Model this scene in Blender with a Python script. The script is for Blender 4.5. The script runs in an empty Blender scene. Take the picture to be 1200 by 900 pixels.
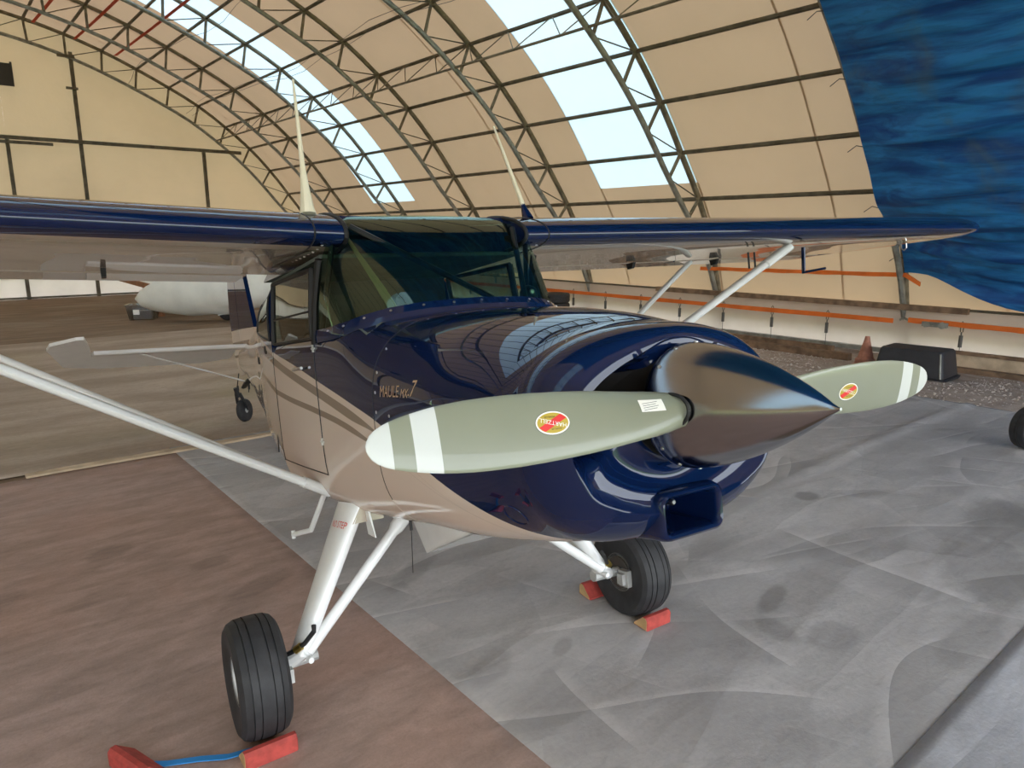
import bpy, math, random
import numpy as np
from mathutils import Vector, Matrix
random.seed(7); rng = np.random.default_rng(7)
R = math.radians; PI = math.pi
scene = bpy.context.scene
col = scene.collection

# ------------------------------------------------------------------ camera, world, exposure
CAM_H = 2.0
cam = bpy.data.cameras.new('camera'); camo = bpy.data.objects.new('camera', cam); col.objects.link(camo)
camo.location = (0, 0, CAM_H); camo.rotation_euler = (R(78), 0, 0)
cam.sensor_width = 36; cam.lens = 832 / 1200 * 36; cam.clip_start = .05; cam.clip_end = 500
scene.camera = camo
w = bpy.data.worlds.new('overcast_sky'); scene.world = w; w.use_nodes = True
bg = w.node_tree.nodes['Background']; bg.inputs[0].default_value = (.88, .94, 1.0, 1); bg.inputs[1].default_value = 3.6
vs = scene.view_settings
vs.view_transform = 'Standard'; vs.look = 'None'; vs.gamma = 1; vs.exposure = 0.72; vs.use_curve_mapping = False

# ------------------------------------------------------------------ materials
MAT = {}
class NT:
    def __init__(s, m): s.t = m.node_tree; s.n = s.t.nodes
    def new(s, typ, **k):
        x = s.n.new(typ)
        for a, b in k.items(): setattr(x, a, b)
        return x
    def link(s, a, b): s.t.links.new(a, b)
    def math(s, op, a, b=None, c=None, clamp=False):
        x = s.new('ShaderNodeMath', operation=op); x.use_clamp = clamp
        for i, v in enumerate((a, b, c)):
            if v is None: continue
            if isinstance(v, (int, float)): x.inputs[i].default_value = v
            else: s.link(v, x.inputs[i])
        return x.outputs[0]
    def sstep(s, v, lo, hi):
        x = s.new('ShaderNodeMapRange', interpolation_type='SMOOTHSTEP'); s.link(v, x.inputs[0])
        x.inputs[1].default_value = lo; x.inputs[2].default_value = hi
        return x.outputs[0]
    def mix(s, f, a, b, blend='MIX'):
        x = s.new('ShaderNodeMix', data_type='RGBA', blend_type=blend)
        for i, v in ((0, f), (6, a), (7, b)):
            if isinstance(v, (int, float)): x.inputs[i].default_value = v
            elif isinstance(v, tuple): x.inputs[i].default_value = (*v[:3], 1)
            else: s.link(v, x.inputs[i])
        return x.outputs[2]
    def coord(s, scale=(1, 1, 1), rot=(0, 0, 0), loc=(0, 0, 0)):
        tc = s.new('ShaderNodeTexCoord'); mp = s.new('ShaderNodeMapping')
        s.link(tc.outputs['Object'], mp.inputs[0])
        mp.inputs['Scale'].default_value = scale; mp.inputs['Rotation'].default_value = rot; mp.inputs['Location'].default_value = loc
        return mp.outputs[0]
    def noise(s, vec, scale, detail=4, rough=.55, dist=0):
        x = s.new('ShaderNodeTexNoise'); s.link(vec, x.inputs['Vector'])
        x.inputs['Scale'].default_value = scale; x.inputs['Detail'].default_value = detail
        x.inputs['Roughness'].default_value = rough; x.inputs['Distortion'].default_value = dist
        return x.outputs[0]
    def bump(s, h, strength, dist=.01, normal=None):
        x = s.new('ShaderNodeBump'); s.link(h, x.inputs['Height'])
        x.inputs['Strength'].default_value = strength; x.inputs['Distance'].default_value = dist
        if normal is not None: s.link(normal, x.inputs['Normal'])
        return x.outputs[0]
def mat(name):
    m = bpy.data.materials.new(name); m.use_nodes = True; MAT[name] = m
    return m, NT(m), m.node_tree.nodes['Principled BSDF']
def simple(name, c, rough=.5, metal=0., coat=0., var=.0, vscale=8., bump=0., bscale=60., spec=.5):
    m, t, p = mat(name)
    p.inputs['Roughness'].default_value = rough; p.inputs['Metallic'].default_value = metal
    p.inputs['Coat Weight'].default_value = coat; p.inputs['Coat Roughness'].default_value = .012
    p.inputs['Specular IOR Level'].default_value = spec
    co = t.coord()
    n = t.noise(co, vscale)
    a = tuple(x * (1 - var) for x in c); b = tuple(min(1, x * (1 + var)) for x in c)
    t.link(t.mix(t.sstep(n, .3, .7), a, b), p.inputs['Base Color'])
    if bump: t.link(t.bump(t.noise(co, bscale), bump, .004), p.inputs['Normal'])
    return m
simple('white_paint', (.78, .79, .78), .28, coat=.4, var=.03)
simple('blue_paint', (.0032, .0115, .052), .3, coat=1., var=.05, spec=.0)
simple('cream_paint', (.66, .54, .45), .3, coat=.6, var=.03)
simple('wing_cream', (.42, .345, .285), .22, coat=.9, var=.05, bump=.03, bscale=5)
simple('tail_white', (.72, .70, .68), .35, coat=.2, var=.03)
simple('inlet_shade_black', (.012, .011, .010), .8)
simple('black_rubber', (.022, .022, .024), .62, var=.25, vscale=20, bump=.15, bscale=90)
simple('seal_black', (.010, .010, .011), .55)
simple('tube_black', (.008, .01, .01), .4)
simple('interior_dark', (.035, .042, .038), .8, var=.2)
simple('interior_grey', (.12, .15, .13), .85, var=.15)
simple('reflection_tan', (.42, .30, .17), .8)
simple('steel', (.55, .55, .55), .35, metal=1., var=.2)
simple('cast_alloy', (.50, .50, .48), .55, metal=.4, var=.2)
simple('brass', (.55, .40, .10), .35, metal=1.)
simple('blade_sage', (.235, .25, .185), .33, coat=.35, var=.03, vscale=4, spec=.5)
simple('blade_white', (.60, .62, .60), .4, coat=.2)
simple('truss_steel', (.20, .17, .115), .6, metal=.15, var=.3, vscale=5, bump=.1)
simple('truss_galv', (.28, .28, .25), .5, metal=.3, var=.25, vscale=6)
simple('purlin_steel', (.12, .10, .065), .65, var=.3, vscale=4)
simple('rope_grey', (.10, .095, .085), .8)
simple('orange_web', (.75, .16, .02), .75, var=.12, vscale=3, bump=.2, bscale=200)
simple('red_web', (.55, .06, .02), .8, var=.1)
simple('timber', (.20, .125, .075), .85, var=.35, vscale=6, bump=.3, bscale=40)
simple('timber_pale', (.52, .40, .27), .85, var=.2, vscale=5, bump=.3, bscale=40)
simple('chock_red', (.40, .055, .042), .7, var=.2, vscale=25, bump=.2)
simple('chock_wood', (.55, .35, .16), .8, var=.2)
simple('strap_blue', (.02, .22, .55), .75, bump=.2, bscale=200)
simple('cone_faded', (.46, .20, .13), .8, var=.25, vscale=9)
simple('bin_black', (.022, .022, .026), .55, var=.2)
simple('cover_white', (.80, .80, .74), .9, var=.06, vscale=2, bump=.5, bscale=5)
simple('glider_brown', (.30, .13, .06), .7, var=.15)
simple('text_tan', (.50, .32, .17), .4)
simple('text_red', (.65, .05, .04), .5)
simple('decal_gold', (.50, .36, .04), .45)
simple('decal_red', (.72, .03, .03), .45)
simple('decal_white', (.9, .88, .82), .45)
simple('decal_black', (.03, .03, .03), .45)
simple('antenna_cream', (.78, .70, .52), .5)
simple('vent_dark', (.06, .055, .05), .9)
simple('copper_dull', (.10, .085, .075), .5, metal=.5)

# two-tone livery of the fuselage: a navy top over a cream belly, two brown sweeping stripes (object coords = airframe coords)
def livery():
    m, t, p = mat('livery')
    p.inputs['Roughness'].default_value = .3; p.inputs['Specular IOR Level'].default_value = .0; p.inputs['Coat Weight'].default_value = 1.; p.inputs['Coat Roughness'].default_value = .008
    tc = t.new('ShaderNodeTexCoord'); sx = t.new('ShaderNodeSeparateXYZ'); t.link(tc.outputs['Object'], sx.inputs[0])
    X, Z = sx.outputs[0], sx.outputs[2]
    x0, x1, z0, z1 = -5.6, 1.8, .5, 2.2
    xn = t.math('DIVIDE', t.math('SUBTRACT', X, x0), x1 - x0)
    def curve(pts):
        c = t.new('ShaderNodeFloatCurve'); cm = c.mapping; cu = cm.curves[0]
        q = [((a - x0) / (x1 - x0), (b - z0) / (z1 - z0)) for a, b in pts]
        cu.points[0].location = q[0]; cu.points[1].location = q[-1]
        for v in q[1:-1]: cu.points.new(*v)
        for pt in cu.points: pt.handle_type = 'AUTO'
        cm.update(); t.link(xn, c.inputs['Value'])
        return t.math('ADD', t.math('MULTIPLY', c.outputs[0], z1 - z0), z0)
    top = curve([(-5.6, 1.95), (-4, 1.90), (-2.3, 1.80), (-1.39, 1.672), (-.98, 1.585), (-.55, 1.508), (-.13, 1.415), (.26, 1.33), (.59, 1.25), (.93, 1.11), (1.15, 1.01), (1.35, .91), (1.5, .78), (1.8, .55)])
    s1 = curve([(-5.6, 1.80), (-2.5, 1.70), (-1.2, 1.577), (-.65, 1.469), (-.15, 1.366), (.24, 1.285), (.52, 1.225), (.7, 1.16), (1.8, .6)])
    s2 = curve([(-5.6, 1.66), (-2.5, 1.58), (-1.5, 1.46), (-.89, 1.361), (-.18, 1.282), (.12, 1.245), (.43, 1.19), (.62, 1.15), (1.8, .6)])
    is_top = t.sstep(t.math('SUBTRACT', Z, top), -.0015, .0015)
    def stripe(c, wid):
        d = t.math('ABSOLUTE', t.math('SUBTRACT', Z, c))
        wv = t.math('MULTIPLY', t.sstep(X, .66, .2), wid)
        return t.sstep(t.math('SUBTRACT', d, wv), .0015, -.0015)
    base = t.mix(stripe(s1, .021), (.70, .58, .495), (.27, .205, .155))
    base = t.mix(stripe(s2, .014), base, (.27, .205, .155))
    t.link(t.mix(is_top, base, (.0032, .0115, .052)), p.inputs['Base Color'])
livery()
def glass(name, tint, gl=.06, alpha_mix=1.):
    m, t, p = mat(name); t.n.remove(p)
    out = [x for x in t.n if x.type == 'OUTPUT_MATERIAL'][0]
    tr = t.new('ShaderNodeBsdfTransparent'); tr.inputs[0].default_value = (*tint, 1)
    g = t.new('ShaderNodeBsdfGlossy'); g.inputs['Roughness'].default_value = .02; g.inputs[0].default_value = (.78, .95, .84, 1) if name == 'windshield_glass' else (.9, .95, .92, 1)
    fr = t.new('ShaderNodeFresnel'); fr.inputs[0].default_value = 1.5
    co = t.coord(); n = t.noise(co, 3.0, 2)
    f = t.math('ADD', t.math('MULTIPLY', fr.outputs[0], 1.0), t.math('MULTIPLY', n, gl))
    mx = t.new('ShaderNodeMixShader'); t.link(f, mx.inputs[0]); t.link(tr.outputs[0], mx.inputs[1]); t.link(g.outputs[0], mx.inputs[2])
    t.link(mx.outputs[0], out.inputs[0])
glass('windshield_glass', (.40, .62, .47), .09)
glass('window_glass', (.36, .40, .36), .22)
glass('bin_clear', (.72, .72, .75), .3)
def fabric(name, c, tr, stain=.12, sc=.35, gloss=0.):
    m, t, p = mat(name); t.n.remove(p)
    out = [x for x in t.n if x.type == 'OUTPUT_MATERIAL'][0]
    co = t.coord((1, 1, 1)); n = t.noise(co, sc, 6, .6); n2 = t.noise(t.coord((.25, 1.5, 1.5)), 1.3, 4)
    cc = t.mix(t.math('MULTIPLY', t.sstep(n, .35, .75), stain * 2), c, tuple(x * .72 for x in c))
    cc = t.mix(t.math('MULTIPLY', t.sstep(n2, .5, .8), stain), cc, tuple(x * .8 for x in c))
    d = t.new('ShaderNodeBsdfDiffuse'); T = t.new('ShaderNodeBsdfTranslucent')
    t.link(cc, d.inputs[0]); t.link(cc, T.inputs[0])
    b = t.bump(t.noise(co, 2.2, 3), .25, .05); t.link(b, d.inputs['Normal'])
    mx = t.new('ShaderNodeMixShader'); mx.inputs[0].default_value = tr
    t.link(d.outputs[0], mx.inputs[1]); t.link(T.outputs[0], mx.inputs[2]); t.link(mx.outputs[0], out.inputs[0])
fabric('roof_fabric', (.57, .41, .265), .12)
fabric('skylight_fabric', (.66, .86, 1.0), .24, .05)
fabric('end_fabric', (.64, .465, .305), .15, .2)
fabric('skirt_fabric', (.74, .66, .57), .2, .25, .6)
def tarp_mat():
    m, t, p = mat('tarp_blue'); t.n.remove(p)
    out = [x for x in t.n if x.type == 'OUTPUT_MATERIAL'][0]
    st_ = t.coord((3.5, .55, 3.5), (R(-14), 0, 0)); n1 = t.noise(st_, 1.1, 5, .55, .8); n2 = t.noise(t.coord(), .9, 5, .6, .5); n3 = t.noise(t.coord((5, .5, 5), (R(10), 0, 0)), 3, 3, .6)
    c = t.mix(t.sstep(n1, .32, .68), (.008, .075, .32), (.03, .26, .68))
    c = t.mix(t.math('MULTIPLY', t.sstep(n2, .52, .72), .55), c, (.10, .17, .22))
    c = t.mix(t.math('MULTIPLY', t.sstep(n3, .45, .7), .3), c, (.01, .05, .16))
    d = t.new('ShaderNodeBsdfPrincipled'); T = t.new('ShaderNodeBsdfTranslucent'); d.inputs['Roughness'].default_value = .55
    t.link(c, d.inputs['Base Color']); t.link(c, T.inputs[0])
    b_ = t.bump(t.math('ADD', n1, t.math('MULTIPLY', n3, .2)), .5, .12); t.link(b_, d.inputs['Normal'])
    mx = t.new('ShaderNodeMixShader'); mx.inputs[0].default_value = .3
    t.link(d.outputs[0], mx.inputs[1]); t.link(T.outputs[0], mx.inputs[2]); t.link(mx.outputs[0], out.inputs[0])
tarp_mat()
# floor coverings
def ground_mat(name, c1, c2, scale, stretch, rot, stains=(), stain_col=(.05, .045, .04), bumpk=.4, c3=None, c3amt=.5, crease=0., rough=.85):
    m, t, p = mat(name)
    p.inputs['Roughness'].default_value = rough; p.inputs['Specular IOR Level'].default_value = .25
    co = t.coord((1, 1, 1)); st = t.coord(stretch, (0, 0, rot))
    n1 = t.noise(st, scale, 6, .6, .4); n2 = t.noise(co, scale * .35, 4, .5, .8); n3 = t.noise(co, scale * 30, 3)
    c = t.mix(t.sstep(n1, .3, .7), c1, c2)
    if c3 is not None: c = t.mix(t.math('MULTIPLY', t.sstep(n2, .48, .68), c3amt), c, c3)
    c = t.mix(t.math('MULTIPLY', t.sstep(n3, .35, .7), .22), c, tuple(x * .55 for x in c1))
    n4 = t.noise(t.coord((1, 2, 1), (0, 0, rot)), 7 + scale * 2, 5, .7, .5)
    c = t.mix(t.math('MULTIPLY', t.sstep(n4, .48, .75), .32), c, tuple(x * .6 for x in c2))
    c = t.mix(t.math('MULTIPLY', t.sstep(n4, .46, .28), .25), c, tuple(min(1, x * 1.2) for x in c1))
    h = t.math('ADD', t.math('ADD', t.math('MULTIPLY', n1, .7), t.math('MULTIPLY', n4, .25)), t.math('MULTIPLY', n3, .12))
    if crease:
        hs = []
        for k, (sc, ro, off) in enumerate(((.55, .35, .0), (.9, -.5, 3.1), (.75, 1.25, 7.7))):
            v = t.new('ShaderNodeTexVoronoi', feature='F1'); v.inputs['Scale'].default_value = sc
            nd = t.noise(co, 1.1, 2)
            vm = t.new('ShaderNodeVectorMath', operation='MULTIPLY_ADD')
            cc = t.coord((1, 2.6, 1), (0, 0, ro), (off, off * .6, 0))
            cb = t.new('ShaderNodeCombineXYZ'); t.link(nd, cb.inputs[0]); t.link(nd, cb.inputs[1])
            t.link(cb.outputs[0], vm.inputs[0]); vm.inputs[1].default_value = (.35, .35, 0); t.link(cc, vm.inputs[2])
            t.link(vm.outputs[0], v.inputs['Vector']); hs.append(v)
        hh = hs[0].outputs['Distance']
        for v in hs[1:]: hh = t.math('ADD', hh, v.outputs['Distance'])
        # each fold facet is given its own tone
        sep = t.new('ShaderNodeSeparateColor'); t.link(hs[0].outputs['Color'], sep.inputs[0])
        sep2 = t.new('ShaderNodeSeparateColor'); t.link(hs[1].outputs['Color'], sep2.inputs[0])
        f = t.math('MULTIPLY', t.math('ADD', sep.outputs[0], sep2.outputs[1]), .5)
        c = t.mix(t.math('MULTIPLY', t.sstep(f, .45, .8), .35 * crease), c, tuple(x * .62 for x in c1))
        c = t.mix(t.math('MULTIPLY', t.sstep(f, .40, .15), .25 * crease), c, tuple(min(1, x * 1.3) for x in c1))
        for k, (fr_, ro, off, lo) in enumerate(((.85, .15, 1.7, .46), (1.3, .55, 5.3, .5), (.7, -.35, 9.1, .5), (1.9, 1.2, 2.2, .54), (.9, 1.75, 4.4, .54), (2.6, .3, 8.3, .52))):  # fold shading put into the colour: dark ramp, pale edge along creases
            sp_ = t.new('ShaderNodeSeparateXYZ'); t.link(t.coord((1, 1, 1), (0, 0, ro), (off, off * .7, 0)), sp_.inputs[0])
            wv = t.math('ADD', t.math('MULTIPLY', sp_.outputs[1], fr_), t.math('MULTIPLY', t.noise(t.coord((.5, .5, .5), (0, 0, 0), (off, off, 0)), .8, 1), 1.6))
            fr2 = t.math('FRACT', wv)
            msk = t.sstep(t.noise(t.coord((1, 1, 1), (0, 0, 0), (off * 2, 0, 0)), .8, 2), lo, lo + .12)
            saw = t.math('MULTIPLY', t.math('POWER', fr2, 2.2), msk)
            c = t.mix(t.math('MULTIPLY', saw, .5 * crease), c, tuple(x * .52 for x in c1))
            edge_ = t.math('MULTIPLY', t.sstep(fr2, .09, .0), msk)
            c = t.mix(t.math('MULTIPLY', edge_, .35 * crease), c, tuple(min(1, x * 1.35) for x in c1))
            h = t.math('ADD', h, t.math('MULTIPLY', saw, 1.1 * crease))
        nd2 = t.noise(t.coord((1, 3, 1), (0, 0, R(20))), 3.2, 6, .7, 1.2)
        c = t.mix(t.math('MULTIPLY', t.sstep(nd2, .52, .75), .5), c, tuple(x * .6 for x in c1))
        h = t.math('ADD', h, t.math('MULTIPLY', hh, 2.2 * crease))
    for (sx_, sy_, ax_, ay_, ang, amt) in stains:
        mp = t.new('ShaderNodeMapping', vector_type='TEXTURE'); tc = t.new('ShaderNodeTexCoord'); t.link(tc.outputs['Object'], mp.inputs[0])
        mp.inputs['Location'].default_value = (sx_, sy_, 0); mp.inputs['Rotation'].default_value = (0, 0, ang); mp.inputs['Scale'].default_value = (ax_, ay_, 10)
        ln = t.new('ShaderNodeVectorMath', operation='LENGTH'); t.link(mp.outputs[0], ln.inputs[0])
        e = t.math('ADD', ln.outputs['Value'], t.math('MULTIPLY', t.math('SUBTRACT', t.noise(co, 9, 3), .5), .5))
        c = t.mix(t.math('MULTIPLY', t.sstep(e, 1.05, .6), amt), c, stain_col)
    t.link(c, p.inputs['Base Color']); t.link(t.bump(h, bumpk, .02), p.inputs['Normal'])

# hangar frame: s to the long wall on the right, u to the far end, z up; world = Rz(39.5 deg)
HA = R(39.5); HC, HS = math.cos(HA), math.sin(HA)
def hw(s, u, z=0.): return (s * HC - u * HS, s * HS + u * HC, z)
def wh(x, y): return (x * HC + y * HS, -x * HS + y * HC)
ground_mat('soil', (.27, .185, .12), (.17, .115, .075), 1.6, (.5, 2.5, 1), 0, (), bumpk=.6, c3=(.30, .25, .19), c3amt=.5)
ground_mat('gravel_ground', (.56, .46, .385), (.40, .32, .26), 9, (1, 1, 1), 0, (), bumpk=.7, c3=(.24, .175, .13), c3amt=.5)
ground_mat('grass', (.20, .31, .08), (.27, .36, .12), 2, (1, 1, 1), 0, ())
def st(px, py, rx, ry, ang, amt): return (*wh(px, py), rx, ry, ang, amt)
ground_mat('carpet_brown', (.47, .33, .275), (.33, .235, .195), 3.0, (.8, 2.6, 1), R(-4),
           [st(-2.56, 4.2, .17, .11, .3, .4), st(-1.86, 4.06, .14, .09, 0, .4), st(-1.45, 3.78, .3, .1, .4, .35), st(-2.9, 3.5, .3, .16, .2, .3), st(-2.3, 3.65, .22, .1, .3, .25)],
           (.16, .12, .10), .35, c3=(.46, .29, .23), c3amt=.5)
ground_mat('carpet_far', (.47, .37, .285), (.31, .235, .175), 1.0, (.5, 1.7, 1), R(6), [], bumpk=.25, c3=(.33, .28, .16), c3amt=.5)
SH = [st(2.28, 5.2, .13, .10, 0, .6), st(1.45, 3.62, .22, .07, R(55) - HA, .5), st(1.36, 3.30, .16, .09, R(75), .35), st(1.62, 3.25, .2, .13, 0, .3), st(2.9, 4.0, .6, .3, .3, .4), st(-.1, 2.98, .2, .1, .5, .3), st(.25, 3.15, .10, .05, .5, .35), st(-.6, 3.95, .3, .09, .5, .35), st(3.5, 4.7, .6, .3, .3, .45), st(2.3, 3.2, .4, .12, 0, .3)]
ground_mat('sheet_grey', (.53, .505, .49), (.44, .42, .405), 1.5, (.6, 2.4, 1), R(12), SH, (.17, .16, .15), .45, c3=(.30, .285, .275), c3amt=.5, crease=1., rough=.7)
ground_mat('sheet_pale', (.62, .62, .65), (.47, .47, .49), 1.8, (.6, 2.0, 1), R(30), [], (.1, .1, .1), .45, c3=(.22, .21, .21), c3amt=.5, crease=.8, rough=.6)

# ------------------------------------------------------------------ mesh helpers
class MB:
    def __init__(s): s.v = []; s.f = []; s.m = []
    def add(s, vs_, fs_, mi=0):
        o = len(s.v); s.v += [tuple(map(float, p)) for p in vs_]; s.f += [tuple(i + o for i in f) for f in fs_]; s.m += [mi] * len(fs_)
        return s
    def box(s, a, b, mi=0):
        (x0, y0, z0), (x1, y1, z1) = a, b
        return s.add([(x0, y0, z0), (x1, y0, z0), (x1, y1, z0), (x0, y1, z0), (x0, y0, z1), (x1, y0, z1), (x1, y1, z1), (x0, y1, z1)],
                     [(0, 3, 2, 1), (4, 5, 6, 7), (0, 1, 5, 4), (1, 2, 6, 5), (2, 3, 7, 6), (3, 0, 4, 7)], mi)
    def hexa(s, q, mi=0):   # 8 corners, bottom ring then top ring
        return s.add(q, [(0, 3, 2, 1), (4, 5, 6, 7), (0, 1, 5, 4), (1, 2, 6, 5), (2, 3, 7, 6), (3, 0, 4, 7)], mi)
    def loft(s, rings, closed=True, caps=(True, True), mi=0, mif=None):
        n = len(rings[0]); o = len(s.v)
        for r in rings: s.v += [tuple(map(float, p)) for p in r]
        for i in range(len(rings) - 1):
            for j in range(n if closed else n - 1):
                k = (j + 1) % n
                s.f.append((o + i * n + j, o + i * n + k, o + (i + 1) * n + k, o + (i + 1) * n + j)); s.m.append(mif(i, j) if mif else mi)
        if closed and caps[0]: s.f.append(tuple(o + j for j in range(n))[::-1]); s.m.append(mi if not mif else mif(0, 0))
        if closed and caps[1]: s.f.append(tuple(o + (len(rings) - 1) * n + j for j in range(n))); s.m.append(mi if not mif else mif(len(rings) - 2, 0))
        return s
    def tube(s, pts, r, sides=8, mi=0, flat=None, up=None):
        pts = [Vector(p) for p in pts]; rings = []
        rr = r if isinstance(r, (list, tuple)) else [r] * len(pts)
        prev = None
        for i, p in enumerate(pts):
            d = (pts[min(i + 1, len(pts) - 1)] - pts[max(i - 1, 0)]).normalized()
            ref = Vector(up) if up is not None else (prev if prev is not None else (Vector((0, 0, 1)) if abs(d.z) < .9 else Vector((1, 0, 0))))
            a = (ref - d * ref.dot(d)).normalized(); b = d.cross(a); prev = a
            k = flat if flat else 1.
            rings.append([p + a * (rr[i] * math.cos(t)) + b * (rr[i] * k * math.sin(t)) for t in [2 * PI * j / sides for j in range(sides)]])
        return s.loft(rings, mi=mi)
    def lathe(s, prof, axis='y', n=32, center=(0, 0, 0), mif=None, close=False):
        rings = []
        for (r, h) in prof:
            ring = []
            for j in range(n):
                a = 2 * PI * j / n
                if axis == 'y': q = (r * math.sin(a), h, r * math.cos(a))
                elif axis == 'x': q = (h, r * math.cos(a), r * math.sin(a))
                else: q = (r * math.cos(a), r * math.sin(a), h)
                ring.append(tuple(q[i] + center[i] for i in range(3)))
            rings.append(ring)
        return s.loft(rings, caps=(not close, not close), mif=mif)
    def obj(s, name, mats, parent=None, smooth=False, angle=35, **props):
        me = bpy.data.meshes.new(name); me.from_pydata(s.v, [], s.f)
        mats = mats if isinstance(mats, (list, tuple)) else [mats]
        for q in mats: me.materials.append(MAT[q])
        if len(mats) > 1: me.polygons.foreach_set('material_index', s.m)
        if smooth:
            me.polygons.foreach_set('use_smooth', [True] * len(me.polygons))
        me.update(); me.validate()
        if smooth: me.set_sharp_from_angle(angle=R(angle))
        o = bpy.data.objects.new(name, me); col.objects.link(o)
        if parent is not None: o.parent = parent
        for k, v in props.items(): o[k] = v
        return o
def empty(name, loc=(0, 0, 0), rot=(0, 0, 0), **props):
    o = bpy.data.objects.new(name, None); col.objects.link(o); o.location = loc; o.rotation_euler = rot; o.empty_display_size = .1
    for k, v in props.items(): o[k] = v
    return o
def dup(o, parent=None, loc=None):
    c = o.copy(); col.objects.link(c)
    if parent is not None: c.parent = parent
    if loc is not None: c.location = loc
    return c
def interp(x, tab):   # smooth piecewise interpolation in a table sorted by the first column
    tab = sorted(tab)
    xs = [t[0] for t in tab]
    if x <= xs[0]: return tab[0][1:]
    if x >= xs[-1]: return tab[-1][1:]
    i = max(k for k in range(len(xs)) if xs[k] <= x); i = min(i, len(xs) - 2)
    h = xs[i + 1] - xs[i]; t = (x - xs[i]) / h; out = []
    for k in range(1, len(tab[0])):
        y = [q[k] for q in tab]
        def slope(j):
            if j == 0: return (y[1] - y[0]) / (xs[1] - xs[0])
            if j == len(xs) - 1: return (y[-1] - y[-2]) / (xs[-1] - xs[-2])
            a = (y[j] - y[j - 1]) / (xs[j] - xs[j - 1]); b = (y[j + 1] - y[j]) / (xs[j + 1] - xs[j])
            return 0 if a * b <= 0 else 2 * a * b / (a + b)
        m0, m1 = slope(i) * h, slope(i + 1) * h
        out.append((2*t**3 - 3*t*t + 1) * y[i] + (t**3 - 2*t*t + t) * m0 + (-2*t**3 + 3*t*t) * y[i+1] + (t**3 - t*t) * m1)
    return tuple(out)
def smooth(a, b, x):
    t = min(1, max(0, (x - a) / (b - a))); return t * t * (3 - 2 * t)

# ------------------------------------------------------------------ the hangar: floor
def gz(s, u):    # the yard drops a little towards the edges of the building
    return -.20 * max(smooth(9.3, 13.4, s), smooth(15.5, 24, u), smooth(-9, -13, s))
def grid_h(name, s0, s1, u0, u1, ds, zf, m, parent=None, **props):
    ns = max(1, int((s1 - s0) / ds)); nu = max(1, int((u1 - u0) / ds)); b = MB(); vsx = []
    for i in range(ns + 1):
        for j in range(nu + 1):
            s_, u_ = s0 + (s1 - s0) * i / ns, u0 + (u1 - u0) * j / nu
            vsx.append((s_, u_, zf(s_, u_)))
    fs = [(i * (nu + 1) + j, (i + 1) * (nu + 1) + j, (i + 1) * (nu + 1) + j + 1, i * (nu + 1) + j + 1) for i in range(ns) for j in range(nu)]
    b.add(vsx, fs); o = b.obj(name, m, parent, smooth=True, angle=60, **props); o.rotation_euler = (0, 0, HA)
    return o
HR = (0, 0, HA)
grid_h('floor', -14.4, 14.6, -7, 30.2, .5, lambda s, u: gz(s, u) - .012, 'soil', kind='structure')
b = MB()
for (a, c) in (((-150, -150), (150, -7)), ((-150, 30.2), (150, 150)), ((-150, -7), (-14.4, 30.2)), ((14.6, -7), (150, 30.2))):
    b.box((a[0], a[1], -.6), (c[0], c[1], -.215 if a[1] > -100 else -.02))
o = b.obj('lawn', 'grass', kind='structure'); o.rotation_euler = HR
grid_h('gravel_bed', 8.6, 14.0, -6.5, 20, .25, lambda s, u: gz(s, u) + .004 * smooth(8.6, 9.2, s) - .008 * (1 - smooth(8.6, 9.2, s)) + .01 * math.sin(5 * s + 3 * math.sin(2.1 * u)) * smooth(9.4, 10, s), 'gravel_ground', kind='structure')
def wr(s, u, k): return k * (math.sin(2.3 * s + 1.7 * u + 2 * math.sin(.9 * u)) + .7 * math.sin(3.9 * u - 1.1 * s + 1.5 * math.sin(1.3 * s)))
def mat_sheet(name, s0, s1, u0, u1, base, m, wk, label, cat, group):
    def zf(s, u):
        e = min(s - s0, s1 - s, u - u0, u1 - u); e = smooth(0, .05, e)
        ridge = .022 * math.exp(-((u - 2.88 - .03 * math.sin(s)) / .05) ** 2) * smooth(4.6, 5.6, s) if cat == 'ground sheet' else 0
        return gz(s, u) + base + ridge + (.004 + max(0, wr(s, u, wk))) * (.35 + .65 * e)
    o = grid_h(name, s0, s1, u0, u1, .06 if cat == 'ground sheet' else .12, zf, m, label=label, category=cat, group=group)
    so = o.modifiers.new('thickness', 'SOLIDIFY'); so.thickness = .004; so.offset = -1
    return o
G = 'ground coverings on the hangar floor'
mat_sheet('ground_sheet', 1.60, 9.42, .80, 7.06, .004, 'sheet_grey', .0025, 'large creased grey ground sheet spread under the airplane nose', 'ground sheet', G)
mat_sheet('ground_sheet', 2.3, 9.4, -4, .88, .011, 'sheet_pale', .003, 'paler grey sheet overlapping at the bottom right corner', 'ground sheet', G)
mat_sheet('floor_carpet', -9, 1.63, -4, 6.88, .004, 'carpet_brown', .0015, 'reddish brown worn carpet under the near main wheel', 'carpet', G)
mat_sheet('floor_carpet', -9, 8.2, 7.02, 15.8, .002, 'carpet_far', .003, 'faded greenish brown carpet beyond the tail wheel', 'carpet', G)
b = MB()   # folded pale hem along the far edge of the brown carpet
b.loft([[(s, 6.84 + .02 * math.sin(2.2 * s), .012), (s, 6.93 + .03 * math.sin(1.7 * s), .016), (s, 6.93 + .03 * math.sin(1.7 * s), .03), (s, 6.86 + .02 * math.sin(2.2 * s), .026)] for s in [x * .15 for x in range(3, 22)]])
o = b.obj('batten_strip', 'timber_pale', label='pale batten strip along the far edge of the brown carpet', category='batten'); o.rotation_euler = HR
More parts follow.
